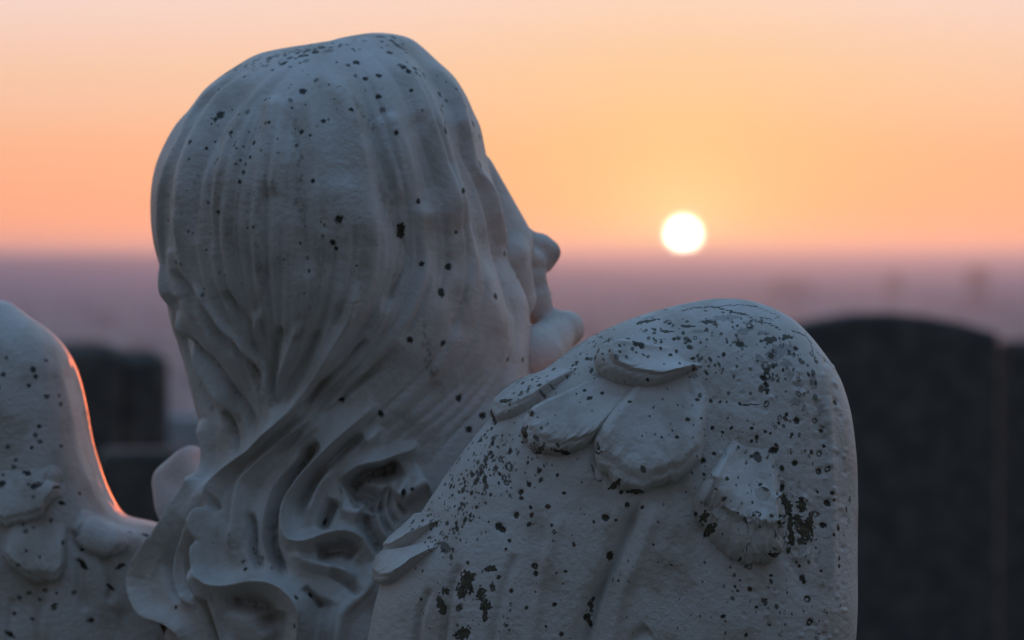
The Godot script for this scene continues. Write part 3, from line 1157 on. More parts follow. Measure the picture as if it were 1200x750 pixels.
const HAIR_CARVE := [
	[16, 22, -9, 2, 0, 401.6, 79.3, 435.3, 122.8, 450.4, 171.3, 459.3, 228.7, 479.9, 276.2, 485.5, 309.5, 474, 338.2, 458.6, 363, 440.1, 390],
	[3, 3, -5.4, 1.5, 0, 480, 263.8, 487.4, 300, 476, 332.4, 459.6, 361.1, 440.1, 390, 407.8, 424.9],
	[14, 14, 9, 2, 0, 380, 87.7, 413.7, 128, 428.9, 176.4, 438.8, 233.6, 444.3, 290.5],
	[14, 14, -7.2, 2, 0, 349.5, 127.9, 362.9, 186.2, 365.3, 243.2, 370.7, 290.5, 373.9, 328.5], [10, 10, 6.3, 2, 0, 329.2, 117.5, 335.8, 176.5, 332.7, 233.7],
	[9, 9, -6.3, 2, 0, 309.7, 101.6, 274.6, 146, 250.3, 194.3, 242.7, 242.4, 244, 290.4],
	[8, 8, 5.4, 2, 0, 297.6, 90.3, 255.2, 134.9, 231, 193.7, 223.2, 251.7, 228.4, 300],
	[4, 4, -4.5, 2, 0, 306, 78.5, 258.1, 116.3, 225.7, 168.7, 208.2, 222.2, 204.4, 270.8, 208.2, 309.8],
	[3, 3, 4.5, 2, 0, 285.5, 85.7, 244.7, 121.4, 216.5, 171.2, 200.8, 217, 196, 260.9, 200.5, 309.8, 212.9, 349],
	[6, 6, -4.5, 2, 0, 273.2, 155.8, 263.1, 204.3, 261.4, 252.2, 266.6, 300], [12, 14, 9, 2, 0, 458.3, 67.4, 493.3, 106, 515, 155.1, 530.5, 213.1, 542, 271],
	[9, 9, -7.2, 2, 0, 479.8, 61.7, 514.1, 104.7, 533.9, 154.1, 549.4, 212.4, 561, 270.8, 575.6, 329.3],
	[5, 5, 9, 1.6, 0, 501, 68.3, 531.2, 108.2, 546.2, 153.2, 556.9, 197.2, 573.4, 226, 583.2, 262.4, 592, 300, 604, 330, 613, 362, 620, 400, 626, 430],
	[4, 3, -7.2, 2, 0, 541.3, 143.6, 550.2, 187.7, 564.7, 221.6, 574.5, 255.8, 582.3, 300, 594.1, 339.4, 603, 378.8],
	[14, 14, -5.4, 2, 0, 504.3, 252.2, 518.4, 300, 532.6, 348.1, 546.8, 396.8], [12, 12, 5.4, 2, 0, 522.8, 193.9, 546.8, 261.3, 565.9, 319.5, 585.3, 378.2, 600, 427.7],
	[10, 10, 5.4, 2, 0, 461.1, 137.2, 472.1, 195, 476.2, 242.9], [9, 9, -4.5, 2, 0, 495.9, 136.1, 504, 194.4, 502.4, 252.2],
	[20, 16, 5.4, 2, 0, 410.4, 205.2, 418.2, 262.1, 419.6, 319, 404.2, 376.4],
	[6, 5.2, -12.3, 2, 0, 207.4, 339.3, 212.7, 366.8, 216.5, 403.8, 232.8, 445.1, 251.5, 480.2, 268.1, 501.3],
	[4.3, 4.3, 12.3, 1.8, 0, 197.4, 300, 209.7, 357, 230.7, 395, 245.4, 427.3, 267.5, 459.4, 292.5, 489.4],
	[6, 6, -14.3, 2, 0, 212.8, 312.7, 240.9, 356.3, 267.5, 394, 297.1, 420, 318.7, 458.1],
	[5.2, 5.2, -14.3, 2, 0, 216.4, 381.6, 240, 407.6, 258.4, 426.9, 281.1, 459, 301.8, 485.1, 307.4, 509.7],
	[4.3, 4.3, 8.2, 2, 0, 236.9, 329, 266.7, 369.6, 295.8, 401.4, 321.5, 435.4, 330.3, 474.6],
	[5.2, 5.2, -10.2, 2, 0, 275.4, 338.4, 301.7, 381.8, 313.5, 410.9, 323.2, 445.2],
	[4.3, 4.3, 10.2, 2, 0, 316.7, 357.4, 312.4, 389.5, 318.9, 425.6, 327.7, 457.9, 330.1, 484.5],
	[5.2, 5.2, -10.2, 2, 0, 341.5, 376.6, 332.4, 410.7, 331.1, 445.1, 334.3, 474.6], [4.3, 4.3, 8.2, 2, 0, 363, 371.7, 348.1, 410.6, 337.2, 440.1, 332.4, 469.7],
	[5.2, 5.2, -10.2, 2, 0, 382, 381.3, 367.5, 415.3, 350.9, 444.8, 338.2, 474.5],
	[5.2, 6, 12.3, 1.8, 0, 429, 323.8, 416.8, 366.8, 398.9, 397.7, 378.6, 431.9, 353.2, 466.4, 329.8, 494.4, 312.4, 514.5],
	[4.3, 4.3, -12.3, 2, 0, 439.2, 391, 409.7, 424.9, 388, 444.6, 357.9, 479.2], [5.2, 5.2, 10.2, 1.8, 0, 464.5, 347.7, 445, 382.3, 409.8, 422, 380.1, 449.5],
	[6, 6, -12.3, 2, 0, 475.2, 396, 436.4, 434.7, 392.4, 464.1, 352.6, 503.8, 317.3, 538.8],
	[4.3, 4.3, 8.2, 2, 0, 484.9, 381.5, 451.1, 420.1, 407.1, 454.3, 377.5, 478, 337.6, 511.9, 309.3, 545.9], [5.2, 5.2, -12.3, 2, 0, 269, 476.3, 281.7, 505.7, 291.7, 530],
	[6.9, 6.9, 12.3, 2, 0, 239.4, 488.2, 249.7, 517.7, 249.9, 547.3, 237.4, 580.9],
	[7.7, 13.8, 30.7, 1.2, 1, 380.2, 444.6, 341, 482.3, 318.5, 509.4, 297.9, 531.7, 270.8, 568.5, 259.3, 585.9, 250.5, 612.4, 248.3, 637.1, 252, 660.6, 263.5, 674.3, 285.6, 676.3, 312.3, 670.8, 334.9, 673.1, 351.6, 684.2, 362.4, 702.1, 361.6, 734.6],
	[8.6, 6.9, 16.4, 1.7, 0, 385.4, 474, 347.6, 505.8, 307.2, 546.9, 291.7, 573.2, 286.1, 609.1, 281.7, 634.8, 295.2, 656.1],
	[11.2, 9.5, -30.7, 2, 0, 272.8, 691.1, 295.8, 692.1, 315.6, 697.2, 322.5, 708.5, 310.7, 724.3],
	[4.3, 4.3, -16.4, 2, 0, 300.5, 591.7, 305.2, 613.2, 306.7, 638.8, 317.9, 655.5],
	[6.9, 6.9, -30.7, 2, 0, 384.9, 509.2, 352.4, 548.6, 338, 576.6, 328.8, 605.1, 327.2, 628.9, 335.4, 649.5, 345.5, 668.2],
	[4.3, 3.4, 12.3, 1.8, 0, 362.2, 523.2, 332.7, 562.5, 319.8, 600.6, 319.4, 629, 327.6, 647.8, 343.5, 666.4],
	[6, 6, -24.6, 2, 1, 250.5, 688.4, 256.7, 709.3, 268.4, 741.1], [7.7, 7.7, 18.4, 1.5, 1, 245.8, 658.1, 250.4, 683.6, 260.7, 712, 274.6, 740.7],
	[7.7, 7.7, -16.4, 2, 1, 340, 699.6, 335.3, 723.6, 328.4, 743],
	[6.9, 10.3, 28.7, 1.2, 0, 450.4, 464.1, 410.4, 495.4, 370.1, 544.5, 357.5, 565.8, 346, 583.1, 343.6, 607.7, 351.7, 623.7, 370.2, 624.5, 388.5, 616.8, 410.7, 612, 430, 619.7, 439.8, 637.8, 438, 654.9],
	[6, 6, 16.4, 1.7, 0, 454.9, 493.4, 418, 520.7, 392.6, 540.3, 381.1, 569.3, 370.7, 596, 370, 609.3],
	[10.3, 7.7, -28.7, 2, 0, 378.1, 635.8, 391.6, 632.9, 410.8, 630.1, 424.4, 639.6], [6, 6, -22.5, 2, 0, 435.5, 503.2, 406.3, 524.7, 379, 552.1, 359.7, 581, 358.2, 601.8],
	[6, 6, -24.6, 2, 0, 398.7, 575.8, 391.1, 593, 384.6, 611.1], [7.7, 7.7, 14.3, 2, 0, 350.8, 633.2, 363.6, 645.4, 386, 650.9, 409.2, 657.5, 424.7, 669.9],
	[5.2, 4.3, -14.3, 2, 0, 392.8, 656.6, 409.2, 664.2, 420.9, 675.6, 426.7, 685.1], [3.4, 3.4, -12.3, 2, 0, 364, 673.7, 373.8, 683.1, 386.5, 696.3],
	[10.3, 10.3, 12.3, 2, 1, 445.6, 647.4, 436.2, 675.7, 407.7, 703.9, 403.1, 741.9], [12, 12, -14.3, 2, 1, 388.3, 684.9, 378.9, 713.4, 374.2, 742.1],
	[6.9, 9.5, -45.1, 2, 0, 408.3, 565.2, 429.6, 547.8, 454.8, 545, 474.1, 535.4], [8.6, 10.3, -32.8, 2, 0, 414.2, 575.7, 430.7, 569, 445.2, 575.7, 449.2, 594.9],
	[5.2, 6, 20.5, 1.5, 0, 402.4, 557.6, 425.7, 537.2, 452.8, 529.5, 478, 519.9, 495.3, 513.2], [10.3, 10.3, 16.4, 2, 0, 404.7, 588.2, 418.2, 590, 429.9, 593.9],
	[6.9, 6.9, -20.5, 2, 0, 433.7, 590.1, 435.7, 607.3, 445.4, 622.6, 457, 636.1], [12.9, 12.9, 34.8, 2.4, 0, 466.4, 575.8, 483.8, 563.5, 503, 552.1],
	[2.6, 2.6, -12.3, 2, 0, 474.1, 551.8, 462.6, 569.1, 462.6, 590.2, 474.2, 607.7], [2.6, 2.6, -10.2, 2, 0, 462.5, 557.5, 452.9, 575.8, 454, 597.8, 464.6, 617.1],
	[2.6, 2.6, -10.2, 2, 0, 487.6, 548.1, 476, 566.3, 474.2, 582.7, 483.8, 594.3], [3.4, 3.4, 10.2, 2, 0, 451, 571, 446.2, 590.1, 451.2, 609.3, 460.8, 624.7],
	[6.9, 8.6, 24.6, 1.3, 1, 267.8, 551.6, 251.5, 568.7, 231.6, 588.6, 212.1, 613.1, 191.1, 641.8, 177.6, 665.9, 174.1, 684.2, 186.3, 706.8, 205.7, 715.9, 225, 724.8, 237, 744.9],
	[6, 6, -24.6, 2, 0, 232.3, 605.9, 214.4, 633.6, 207.9, 660.8, 211.7, 683.4, 221.4, 698.1],
	[5.2, 5.2, 10.2, 1.6, 0, 258, 597.1, 244.3, 613.6, 227.2, 631.7, 217.3, 653.3, 218, 678, 229.8, 693.6, 246.4, 700.2],
	[5.2, 5.2, -18.4, 2, 0, 250.9, 621.8, 237, 641.5, 233.5, 665.5, 242.3, 688.8], [11.2, 7.7, -30.7, 2, 1, 184, 732, 206.9, 730.5, 221.9, 742.8, 227.9, 755.3],
	[5.2, 5.2, -16.4, 2, 0, 269.6, 583.5, 247.5, 597.6, 229.5, 611.7], [8.6, 8.6, -10.2, 2, 0, 205, 590, 198.4, 607.4, 188.5, 627.2],
	[2.2, 2.6, -2.7, 2, 0, 456.2, 425.8, 411.8, 460.4, 382.4, 484],
	[2.2, 2.6, -2.3, 2, 0, 478.4, 375.6, 445.2, 413.6, 401.8, 447.2, 371.9, 471.1, 331.2, 505.7, 302, 540.5], [2.2, 2.6, -1.8, 2, 0, 258, 515.7, 258, 548, 245, 582.8],
	[2.2, 2.6, -1.5, 2, 0, 236.5, 521.6, 236.6, 548, 226.7, 578.7],
	[2.2, 2.6, -1.8, 2, 0, 324, 513.9, 303.8, 535.9, 277.1, 572.1, 266.3, 588.5, 257.9, 613.6, 255.7, 636.8, 258.9, 658, 266.9, 668.1, 285.2, 669.4, 311.9, 663.9, 337.2, 666.7, 356.7, 679.6],
	[2.2, 2.6, 1.4, 2, 0, 246.7, 581.5, 237.4, 610.3, 235, 637.9, 239.7, 665.3, 257.4, 685.3],
	[2.2, 2.6, 1.9, 2, 0, 392, 482, 354.8, 513.4, 315.8, 553.2, 302.1, 576.2, 296.7, 610.6, 292.3, 632.8, 304.4, 650.8],
	[2.2, 2.6, -2.7, 2, 0, 379.7, 467.1, 341.4, 499.3, 299.9, 541.5, 282.6, 570.7, 276.8, 607.8, 272.5, 636.5],
	[2.2, 2.6, 1.9, 2, 0, 328.5, 602.2, 328.1, 627.7, 335.1, 643.3], [2.2, 2.6, -2, 2, 0, 308.5, 598.6, 308.2, 630.8, 318, 653.5],
	[2.2, 2.6, -1.9, 2, 0, 258, 681.4, 268, 708.8, 281.7, 737.1], [2.2, 2.6, -2.8, 2, 0, 237.9, 687.2, 248.7, 717.3, 262.8, 746.8],
	[2.2, 2.6, -2.3, 2, 0, 376, 548.8, 363.9, 569.5, 353.1, 585.3, 350.9, 606.8, 355.7, 617.7, 368.7, 617.4, 386.3, 609.9, 411.1, 604.8, 434.9, 614.3, 446.8, 636.4, 445.2, 655.8],
	[2.2, 2.6, -2.1, 2, 0, 334.2, 579.5, 331.4, 609.3, 345, 633.7, 372.5, 636.1, 392.2, 628.1, 410, 623.9, 422, 628.5, 428, 640.3],
	[2.2, 2.6, 1.2, 2, 0, 422.9, 527.3, 399.2, 545.2, 388.8, 572.2, 378.7, 598.1, 378.2, 609.8], [2.2, 2.6, -1.5, 2, 0, 382.7, 532.9, 369.4, 564.9, 358.7, 592.8],
	[2.2, 2.6, -1.3, 2, 0, 366.8, 639.3, 387.8, 644.3, 412.2, 651.4], [2.2, 2.6, -2.6, 2, 0, 359.3, 653.7, 383.5, 660, 405, 665.9, 418.7, 677.2],
	[2.2, 2.6, -2.1, 2, 0, 452.5, 649.8, 442.3, 679.8, 414.2, 707.1], [2.2, 2.6, -2.5, 2, 0, 429.1, 671, 400, 700.1, 394.6, 740.9],
	[2.2, 2.6, 1.5, 2, 0, 395.7, 550.1, 420.8, 528.4, 449.7, 519.8, 474.4, 510.3], [2.2, 2.6, 1.2, 2, 0, 409.3, 565.2, 430.8, 546.2, 456.1, 539.2, 481.6, 529.5],
	[2.2, 2.6, -2.8, 2, 0, 405.6, 581.1, 419.8, 583.1, 432.1, 587.1], [2.2, 2.6, -1.7, 2, 0, 403.3, 598.6, 415.9, 600.3, 426.6, 603.8],
	[2.2, 2.6, -1.8, 2, 0, 461, 573.5, 456.5, 590.2, 460.6, 605.5, 469.5, 619.4], [2.2, 2.6, -2.3, 2, 0, 440.2, 568.2, 435.1, 590.1, 440.9, 613.4],
	[2.2, 2.6, 1.3, 2, 0, 274.8, 557, 258.8, 573.9, 239.3, 593.4, 220.1, 617.4, 199.9, 645.1, 188.1, 666.8, 185.4, 680.3, 195.1, 699.9],
	[2.2, 2.6, -1.8, 2, 0, 240.7, 561.8, 219.6, 582.6, 199.9, 607.7, 175.5, 639.4, 162.4, 664.7, 158.8, 689, 171, 719.3, 196.5, 728.7, 214.5, 735],
	[2.2, 2.6, 1.5, 2, 0, 235.9, 636.4, 227.6, 654.5, 228, 675], [2.2, 2.6, 1.5, 2, 0, 216.3, 626.1, 204.5, 652.1, 205.6, 682, 221.2, 702.9],
	[3.1, 2.5, -3.3, 1.8, 0, 258.6, 109.5, 218.8, 164.4, 202.1, 228.3, 199.4, 282.8, 208.2, 345.9], [7.3, 6.1, 3.8, 2, 0, 207.6, 289.6, 218.9, 350.8],
	[6.3, 6, 2.7, 2, 0, 214.1, 295.3, 227.4, 354.9, 249, 406.8, 270.6, 453.9, 286.6, 493.1],
	[2.8, 3, -2, 1.8, 0, 219, 299.6, 233.7, 358.1, 256.5, 409.3, 277.5, 455.9, 290.9, 495.2, 295.4, 519.8],
	[4.3, 5.7, 3.4, 2, 0, 221.9, 242.7, 224.9, 304.9, 241.3, 362, 265.7, 412.5],
	[2.8, 4.5, -2.6, 1.8, 0, 251.3, 367.2, 277.7, 416.8, 297.1, 461.7, 303.3, 501.2, 297.6, 526],
	[3.2, 3.3, -3.1, 1.8, 0, 259.3, 371.5, 287.5, 420.3, 306.2, 464.5, 309.1, 504, 298.7, 529],
	[3, 4.8, -2.9, 1.8, 0, 289.8, 121.9, 254.5, 185.8, 240.4, 253, 246.7, 320.3, 266.6, 373.5, 293.3, 422.1, 310.4, 466.2],
	[6.3, 6.7, 2.5, 2, 0, 261, 187.1, 247.6, 254.2, 253.7, 321.5, 272.7, 374.7, 297.3, 423.3, 312.6, 467.4, 312.1, 505.8, 299.7, 530.8],
	[2.5, 3.6, -3.6, 1.8, 0, 262.4, 322.9, 280.2, 376.1, 302.2, 424.7, 315.3, 468.9, 313.2, 506.5, 300.1, 531.5],
	[5.1, 5.2, 3.5, 2, 0, 360, 73.5, 305.6, 124.6, 277.1, 190.5, 265.3, 257.4, 271.1, 324.4, 287.8, 377.5, 307.2, 426.2, 318.1, 470.3, 314.3, 507.2],
	[2.9, 4.9, -3.5, 1.8, 0, 282.2, 191.6, 270.9, 258.4, 276.6, 325.3, 292.7, 378.4, 310.4, 427.1, 319.9, 471.3, 315, 507.7, 300.9, 532.8],
	[6.4, 7.3, 2.8, 2, 0, 315.1, 126.2, 290.5, 193.3, 280, 260, 285.5, 326.9, 300.5, 379.9, 315.6, 428.6],
	[2.5, 3.8, -2.7, 1.8, 0, 366.2, 74.6, 320.2, 127.1, 297.7, 194.8, 288, 261.5, 293.4, 328.2, 307.5, 381.3, 320.2, 430, 325.4, 474.3, 317.2, 509.2],
	[3.6, 2.4, -2.8, 1.8, 0, 323.2, 127.4, 302, 195.3, 292.9, 261.9, 297.9, 328.7, 311, 381.7],
	[3.4, 4.6, -3.2, 1.8, 0, 314.6, 195.4, 307.6, 262, 310.6, 328.6, 319.5, 381.6, 326.7, 429.2, 328, 473.5, 318.8, 509.4],
	[7.4, 6.6, 2.7, 2, 0, 372, 74.8, 335.4, 127.7, 320.2, 195.5, 314.2, 262, 316.2, 328.6, 323.3, 381.6, 328.6, 428.7, 328.7, 473, 319.3, 509.4, 303.1, 536.1],
	[3.8, 2.8, -3.4, 1.8, 0, 342.7, 127.8, 331.1, 195.6, 326.9, 262.1, 327.2, 328.6, 330.6, 381.5, 332.3, 427.7, 330, 472, 320.2, 509.3, 303.7, 537],
	[7.7, 6.4, 2.9, 2, 0, 377.1, 74.9, 348.8, 127.9, 340, 195.6, 337.4, 262.1, 336.3, 328.6, 336.7, 381.5, 335.4, 426.9, 331.1, 471.3, 321, 509.3],
	[3.8, 2.5, -2.3, 1.8, 0, 342.3, 262.1, 340.5, 328.6, 339.6, 381.5, 336.9, 426.5],
	[4.4, 4.2, 3.1, 2, 0, 357.7, 128, 353.2, 195.7, 352.7, 262.1, 349.5, 328.5, 345.6, 381.4, 339.9, 425.7, 332.8, 470.1],
	[5.2, 5, 3, 2, 0, 365.1, 128, 363.8, 195.7, 364.5, 262.1, 360.2, 328.5, 353.6, 381.4, 344.7, 425.3, 334.9, 469.2, 323, 508.8], [7.7, 4.5, 2.7, 2, 0, 357.9, 381.4],
	[4.2, 7.5, 3.1, 2, 0, 376.2, 128.1, 379.2, 195.8, 380.9, 262.2, 375.8, 328.5, 366.1, 381.3, 353, 425.2],
	[6.3, 7.6, 3.7, 2, 0, 391, 262.2, 385.4, 328.5, 373.8, 381.3, 358.2, 425.1, 342, 467, 325.2, 506.7, 304.1, 542.7],
	[6.9, 7.1, 2.4, 2, 0, 381, 381.3, 363, 425.1, 344.6, 466.3, 325.9, 506],
	[3.9, 3.6, -3.9, 1.8, 0, 407.2, 262.1, 400.7, 328.5, 386.1, 381.3, 366.4, 425.1, 346.4, 465.7, 326.5, 505.4, 303.6, 544.5],
	[6.3, 5.6, 2.4, 2, 0, 410.6, 328.5, 394.1, 381.2, 371.8, 425.1, 349.2, 464.9], [2.3, 4.6, -2.9, 1.8, 0, 425.6, 261.4, 419.2, 327.2, 401.6, 379.9],
	[4.2, 4.5, -1.9, 1.8, 0, 432.3, 260.2, 427.2, 324.8, 409.1, 377.4, 384.6, 420.2, 358.8, 459.6, 332.7, 500.3, 305.9, 543.7],
	[7.1, 7.4, 3.1, 2, 0, 442.1, 258.4, 439.2, 321.2, 420.4, 373.8, 394.7, 415.6, 366.8, 454.9, 337.4, 496.5],
	[4.2, 6.4, 3.2, 2, 0, 404.3, 70.7, 421.9, 125.5, 437.7, 190.6, 448.5, 257.2, 446.8, 318.9, 427.6, 371.5, 401.3, 412.6, 372, 451.8],
	[6.6, 5.9, 2.4, 2, 0, 444.7, 188.9, 457.8, 255.5, 458.1, 315.5, 438.1, 368.1],
	[2.9, 4.5, -2.6, 1.8, 0, 447.8, 188.1, 461.9, 254.7, 463, 314, 442.8, 366.6, 414.9, 406.3, 382.9, 445.5, 346.9, 488.9],
	[3.6, 4.7, -2.5, 1.8, 0, 409.6, 68.7, 437, 123.1, 454.7, 186.3, 471.2, 253, 474.1, 310.7, 453.2, 363.2, 424.3, 402.1, 390.4, 441.1, 351.4, 485.3, 316.4, 534.7],
	[2.9, 3.8, -2.5, 1.8, 0, 440.3, 122.1, 458.6, 185, 475.9, 252.1, 479.6, 309.5, 458.5, 362.4, 429, 401.2, 394.2, 440.4, 354.1, 484.7],
	[2.8, 4.1, -2.8, 1.8, 0, 415.5, 65.5, 448.1, 118.1, 467.7, 181.1, 485.4, 250.2, 490.3, 309.6, 469.6, 364.3, 438.3, 405, 401.6, 445.2, 361.7, 488.5, 326.4, 538.1],
	[3.5, 2.4, -3.7, 1.8, 0, 490.9, 249, 496.5, 309.6, 476, 365.4, 443.6, 407.2, 405.9, 447.9, 366.1, 490.6, 331, 540.2],
	[4.4, 6.9, 3.3, 2, 0, 458.8, 112.5, 480.2, 175.7, 498.4, 247.5, 504.9, 309.6, 484.8, 367, 451, 410.3, 411.8, 451.7, 372.2, 493.6],
	[3.2, 3.9, -3.5, 1.8, 0, 512.4, 309.6, 492.5, 368.3, 457.4, 413, 417, 455, 377.5, 496.2],
	[3.5, 3.1, -2.2, 1.8, 0, 428.4, 57.9, 470.5, 106.2, 493.8, 169.8, 512.6, 244.5, 520.8, 309.6, 501.3, 369.9],
	[3.1, 4.5, -2.5, 1.8, 0, 475.8, 103.3, 500, 167, 519.2, 243.1, 528.2, 309.6, 508.9, 371.3],
	[6.3, 6.6, 1.3, 2, 0, 434.2, 54.7, 480.2, 101.3, 505.2, 164.8, 524.7, 241.7, 534.6, 309.2, 516.8, 371.9, 479.1, 420.5, 435.1, 464.5, 395.4, 503.7, 360.7, 552.3],
	[4, 2.2, -2.3, 1.8, 0, 439.7, 52.9, 488.5, 99.4, 514.9, 161.6, 535.8, 237.2, 548.6, 306.4, 539.2, 370.8, 507.2, 422.2, 462, 467.4, 419.7, 506.5, 383.9, 552],
	[7, 7.3, 1.7, 2, 0, 540.1, 235.4, 554, 305.3, 547.9, 370.3, 518.1, 422.9, 472.4, 468.6, 429.1, 507.6, 392.8, 551.9],
	[3.6, 4.9, -1.9, 1.8, 0, 445.7, 51, 497.4, 97.2, 525.3, 158, 547.7, 232.3, 563.6, 303.4, 563.4, 369.6, 537.4, 424.2, 490.8, 470.7, 445.7, 509.5, 408.5, 551.8],
	[3, 4.1, -2.3, 1.8, 0, 581, 368.9, 559.3, 425.8, 511.6, 473.2, 464.4, 511.8, 426.2, 551.7],
	[2.3, 4.5, -1.5, 1.8, 0, 592.2, 367.9, 574.9, 425.3, 529.9, 473.2, 483.4, 511.6, 445.5, 550.3],
	[2.6, 4.1, -1.9, 1.8, 0, 457.5, 48.2, 512.4, 94.9, 542.2, 153.6, 566.7, 225.6, 586.2, 300, 597.8, 366.1, 586.4, 421.7, 550.5, 469.7, 508.8, 508, 472.9, 546.5],
	[3.8, 2.9, -2.2, 1.8, 0, 570.7, 224.9, 590.2, 300, 602.9, 364.5, 596.9, 418.5, 569.4, 466.5, 532.1, 504.7, 498, 543.1],
	[7.6, 7.5, 2.2, 2, 0, 595.2, 300, 609.3, 362.7, 610, 414.7, 592.8, 462.8, 561, 500.9, 529, 539.1],
	[3.2, 3.1, -2.2, 1.8, 0, 580.1, 222.3, 600.1, 300, 615.6, 360.9, 623, 411.7, 615.8, 459.7, 589.1, 497.5, 559.1, 535.5]]
const HAIR_FLECKS := [
	[365.3, 115.1, 4.2], [389.7, 149.6, 3], [365.2, 160.3, 2.6], [311.3, 173.3, 2.4], [286.9, 163.1, 2.4], [323.6, 123.4, 2.2], [329.7, 125.6, 2], [268.6, 138.7, 4.5],
	[263.9, 144.5, 3], [239.5, 173.4, 2.4], [252.6, 176.8, 1.8], [267.8, 190.9, 2.2], [307.8, 189.6, 2.2], [331.2, 154.2, 2], [295.5, 217.2, 2.2], [379.4, 216.7, 2.6],
	[423.8, 80.2, 4], [435.3, 97.7, 3], [449.5, 96.4, 3.2], [451.2, 118.6, 3], [419.7, 139.8, 2.4], [460.2, 67.3, 3.8], [376.1, 68.3, 4.6], [340.8, 81.6, 4],
	[366.7, 72.5, 3], [407.9, 259.3, 4], [401.1, 284.8, 3], [404.8, 291.5, 2.4], [473.9, 91.4, 3.6], [478.8, 96.4, 3.8], [486.2, 91.9, 3], [499.6, 95.3, 3.6],
	[501.2, 88.8, 3], [484.1, 115.6, 2.2], [522.2, 131.8, 3.6], [525.3, 147.7, 2.6], [520.7, 159.7, 4], [521.6, 153.8, 3], [544, 132.9, 3.6], [555.6, 147.1, 3.8],
	[554.8, 160.5, 3.6], [566.1, 159.4, 3.6], [560.7, 195, 3.8], [536.2, 228.5, 3], [494.9, 238.8, 3], [469, 163.3, 2.6], [480.9, 269.5, 5], [480.9, 276.2, 5.5],
	[535.4, 273, 2.6], [500.5, 308.6, 3], [530.7, 311.6, 4], [522.2, 341.3, 4.6], [577.6, 346.8, 3.8], [588, 290, 2.2], [588.1, 298, 3], [600, 327, 3], [521.9, 398.4, 3.4],
	[539.8, 462.1, 4.6], [609.9, 420.5, 3], [595.1, 418.7, 2.6], [565.9, 482.3, 4.2], [550.4, 497.6, 4], [484.8, 394.1, 3.4], [240.4, 400.6, 5], [243.4, 405.5, 4],
	[385.4, 599.7, 4], [214.9, 702.7, 2.4], [298.2, 656, 2.2], [359.3, 687, 3], [370.9, 682.1, 3.4], [358.6, 716.4, 2.6], [170, 680, 4], [407, 464.1, 3],
	[451.2, 478.8, 3.4], [474.1, 568.2, 4], [482.8, 564.4, 2.4]]
const HAIR_SWARMS := [
	[275, 84, 385, 60, 5, 90, 2], [385, 60, 470, 52, 7, 40, 2.2], [470, 60, 520, 120, 12, 26, 2], [250, 140, 330, 180, 28, 60, 1.5], [200, 200, 260, 330, 22, 30, 1.3],
	[330, 80, 450, 130, 22, 50, 1.5], [525, 100, 570, 170, 7, 20, 2], [300, 260, 400, 300, 30, 30, 1.3], [262, 620, 322, 660, 8, 14, 1.4]]
const HAIR_GRIME_SHADE := [  # groove dirt with recess shade painted in, then run-off stains
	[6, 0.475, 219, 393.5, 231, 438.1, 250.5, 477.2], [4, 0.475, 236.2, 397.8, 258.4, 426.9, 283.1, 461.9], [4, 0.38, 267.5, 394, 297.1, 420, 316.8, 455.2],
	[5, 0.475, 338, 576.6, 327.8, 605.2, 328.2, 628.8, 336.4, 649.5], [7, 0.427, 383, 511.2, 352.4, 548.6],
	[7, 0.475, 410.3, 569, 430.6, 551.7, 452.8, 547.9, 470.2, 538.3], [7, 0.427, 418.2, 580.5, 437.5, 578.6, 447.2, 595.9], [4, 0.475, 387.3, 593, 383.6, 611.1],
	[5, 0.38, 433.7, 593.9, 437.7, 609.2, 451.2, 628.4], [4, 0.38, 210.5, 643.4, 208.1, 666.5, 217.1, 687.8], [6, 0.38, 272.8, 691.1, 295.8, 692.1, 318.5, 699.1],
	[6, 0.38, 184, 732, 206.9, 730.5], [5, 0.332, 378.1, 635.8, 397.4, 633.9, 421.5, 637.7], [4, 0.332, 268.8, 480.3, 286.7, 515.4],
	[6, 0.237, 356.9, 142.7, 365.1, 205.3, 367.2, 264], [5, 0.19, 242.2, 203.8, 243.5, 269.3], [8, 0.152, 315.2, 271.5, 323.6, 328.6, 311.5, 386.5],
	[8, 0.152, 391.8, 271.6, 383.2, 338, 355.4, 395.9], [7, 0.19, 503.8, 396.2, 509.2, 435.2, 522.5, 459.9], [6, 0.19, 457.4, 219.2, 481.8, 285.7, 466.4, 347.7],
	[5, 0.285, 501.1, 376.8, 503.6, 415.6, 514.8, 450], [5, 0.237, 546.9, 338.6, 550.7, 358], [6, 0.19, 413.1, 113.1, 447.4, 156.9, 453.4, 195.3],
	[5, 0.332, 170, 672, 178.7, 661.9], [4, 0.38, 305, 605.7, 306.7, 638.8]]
const NEAR_LEFT := [
	[350, 850], [353, 818], [358, 792], [366, 762], [380, 724], [400, 683], [430, 641], [460, 604], [500, 565], [550, 527], [600, 494], [640, 466], [670, 450], [700, 441],
	[750, 430], [900, 400], [1200, 430], [1500, 560]]
const NEAR_RIGHT := [
	[350, 850], [352, 876], [358, 898], [371, 925], [388, 945], [408, 962], [430, 977], [450, 987], [480, 996], [520, 1002], [560, 1005], [650, 1005], [750, 1003],
	[1000, 975], [1200, 900], [1500, 740]]
const NEAR_DEPTH := [
	[350, 0], [362, 0.02], [385, 0.036], [420, 0.049], [480, 0.058], [560, 0.063], [750, 0.066], [1500, 0.04]]
const NEAR_MID := [
	[350, -0.03], [1500, -0.03]]
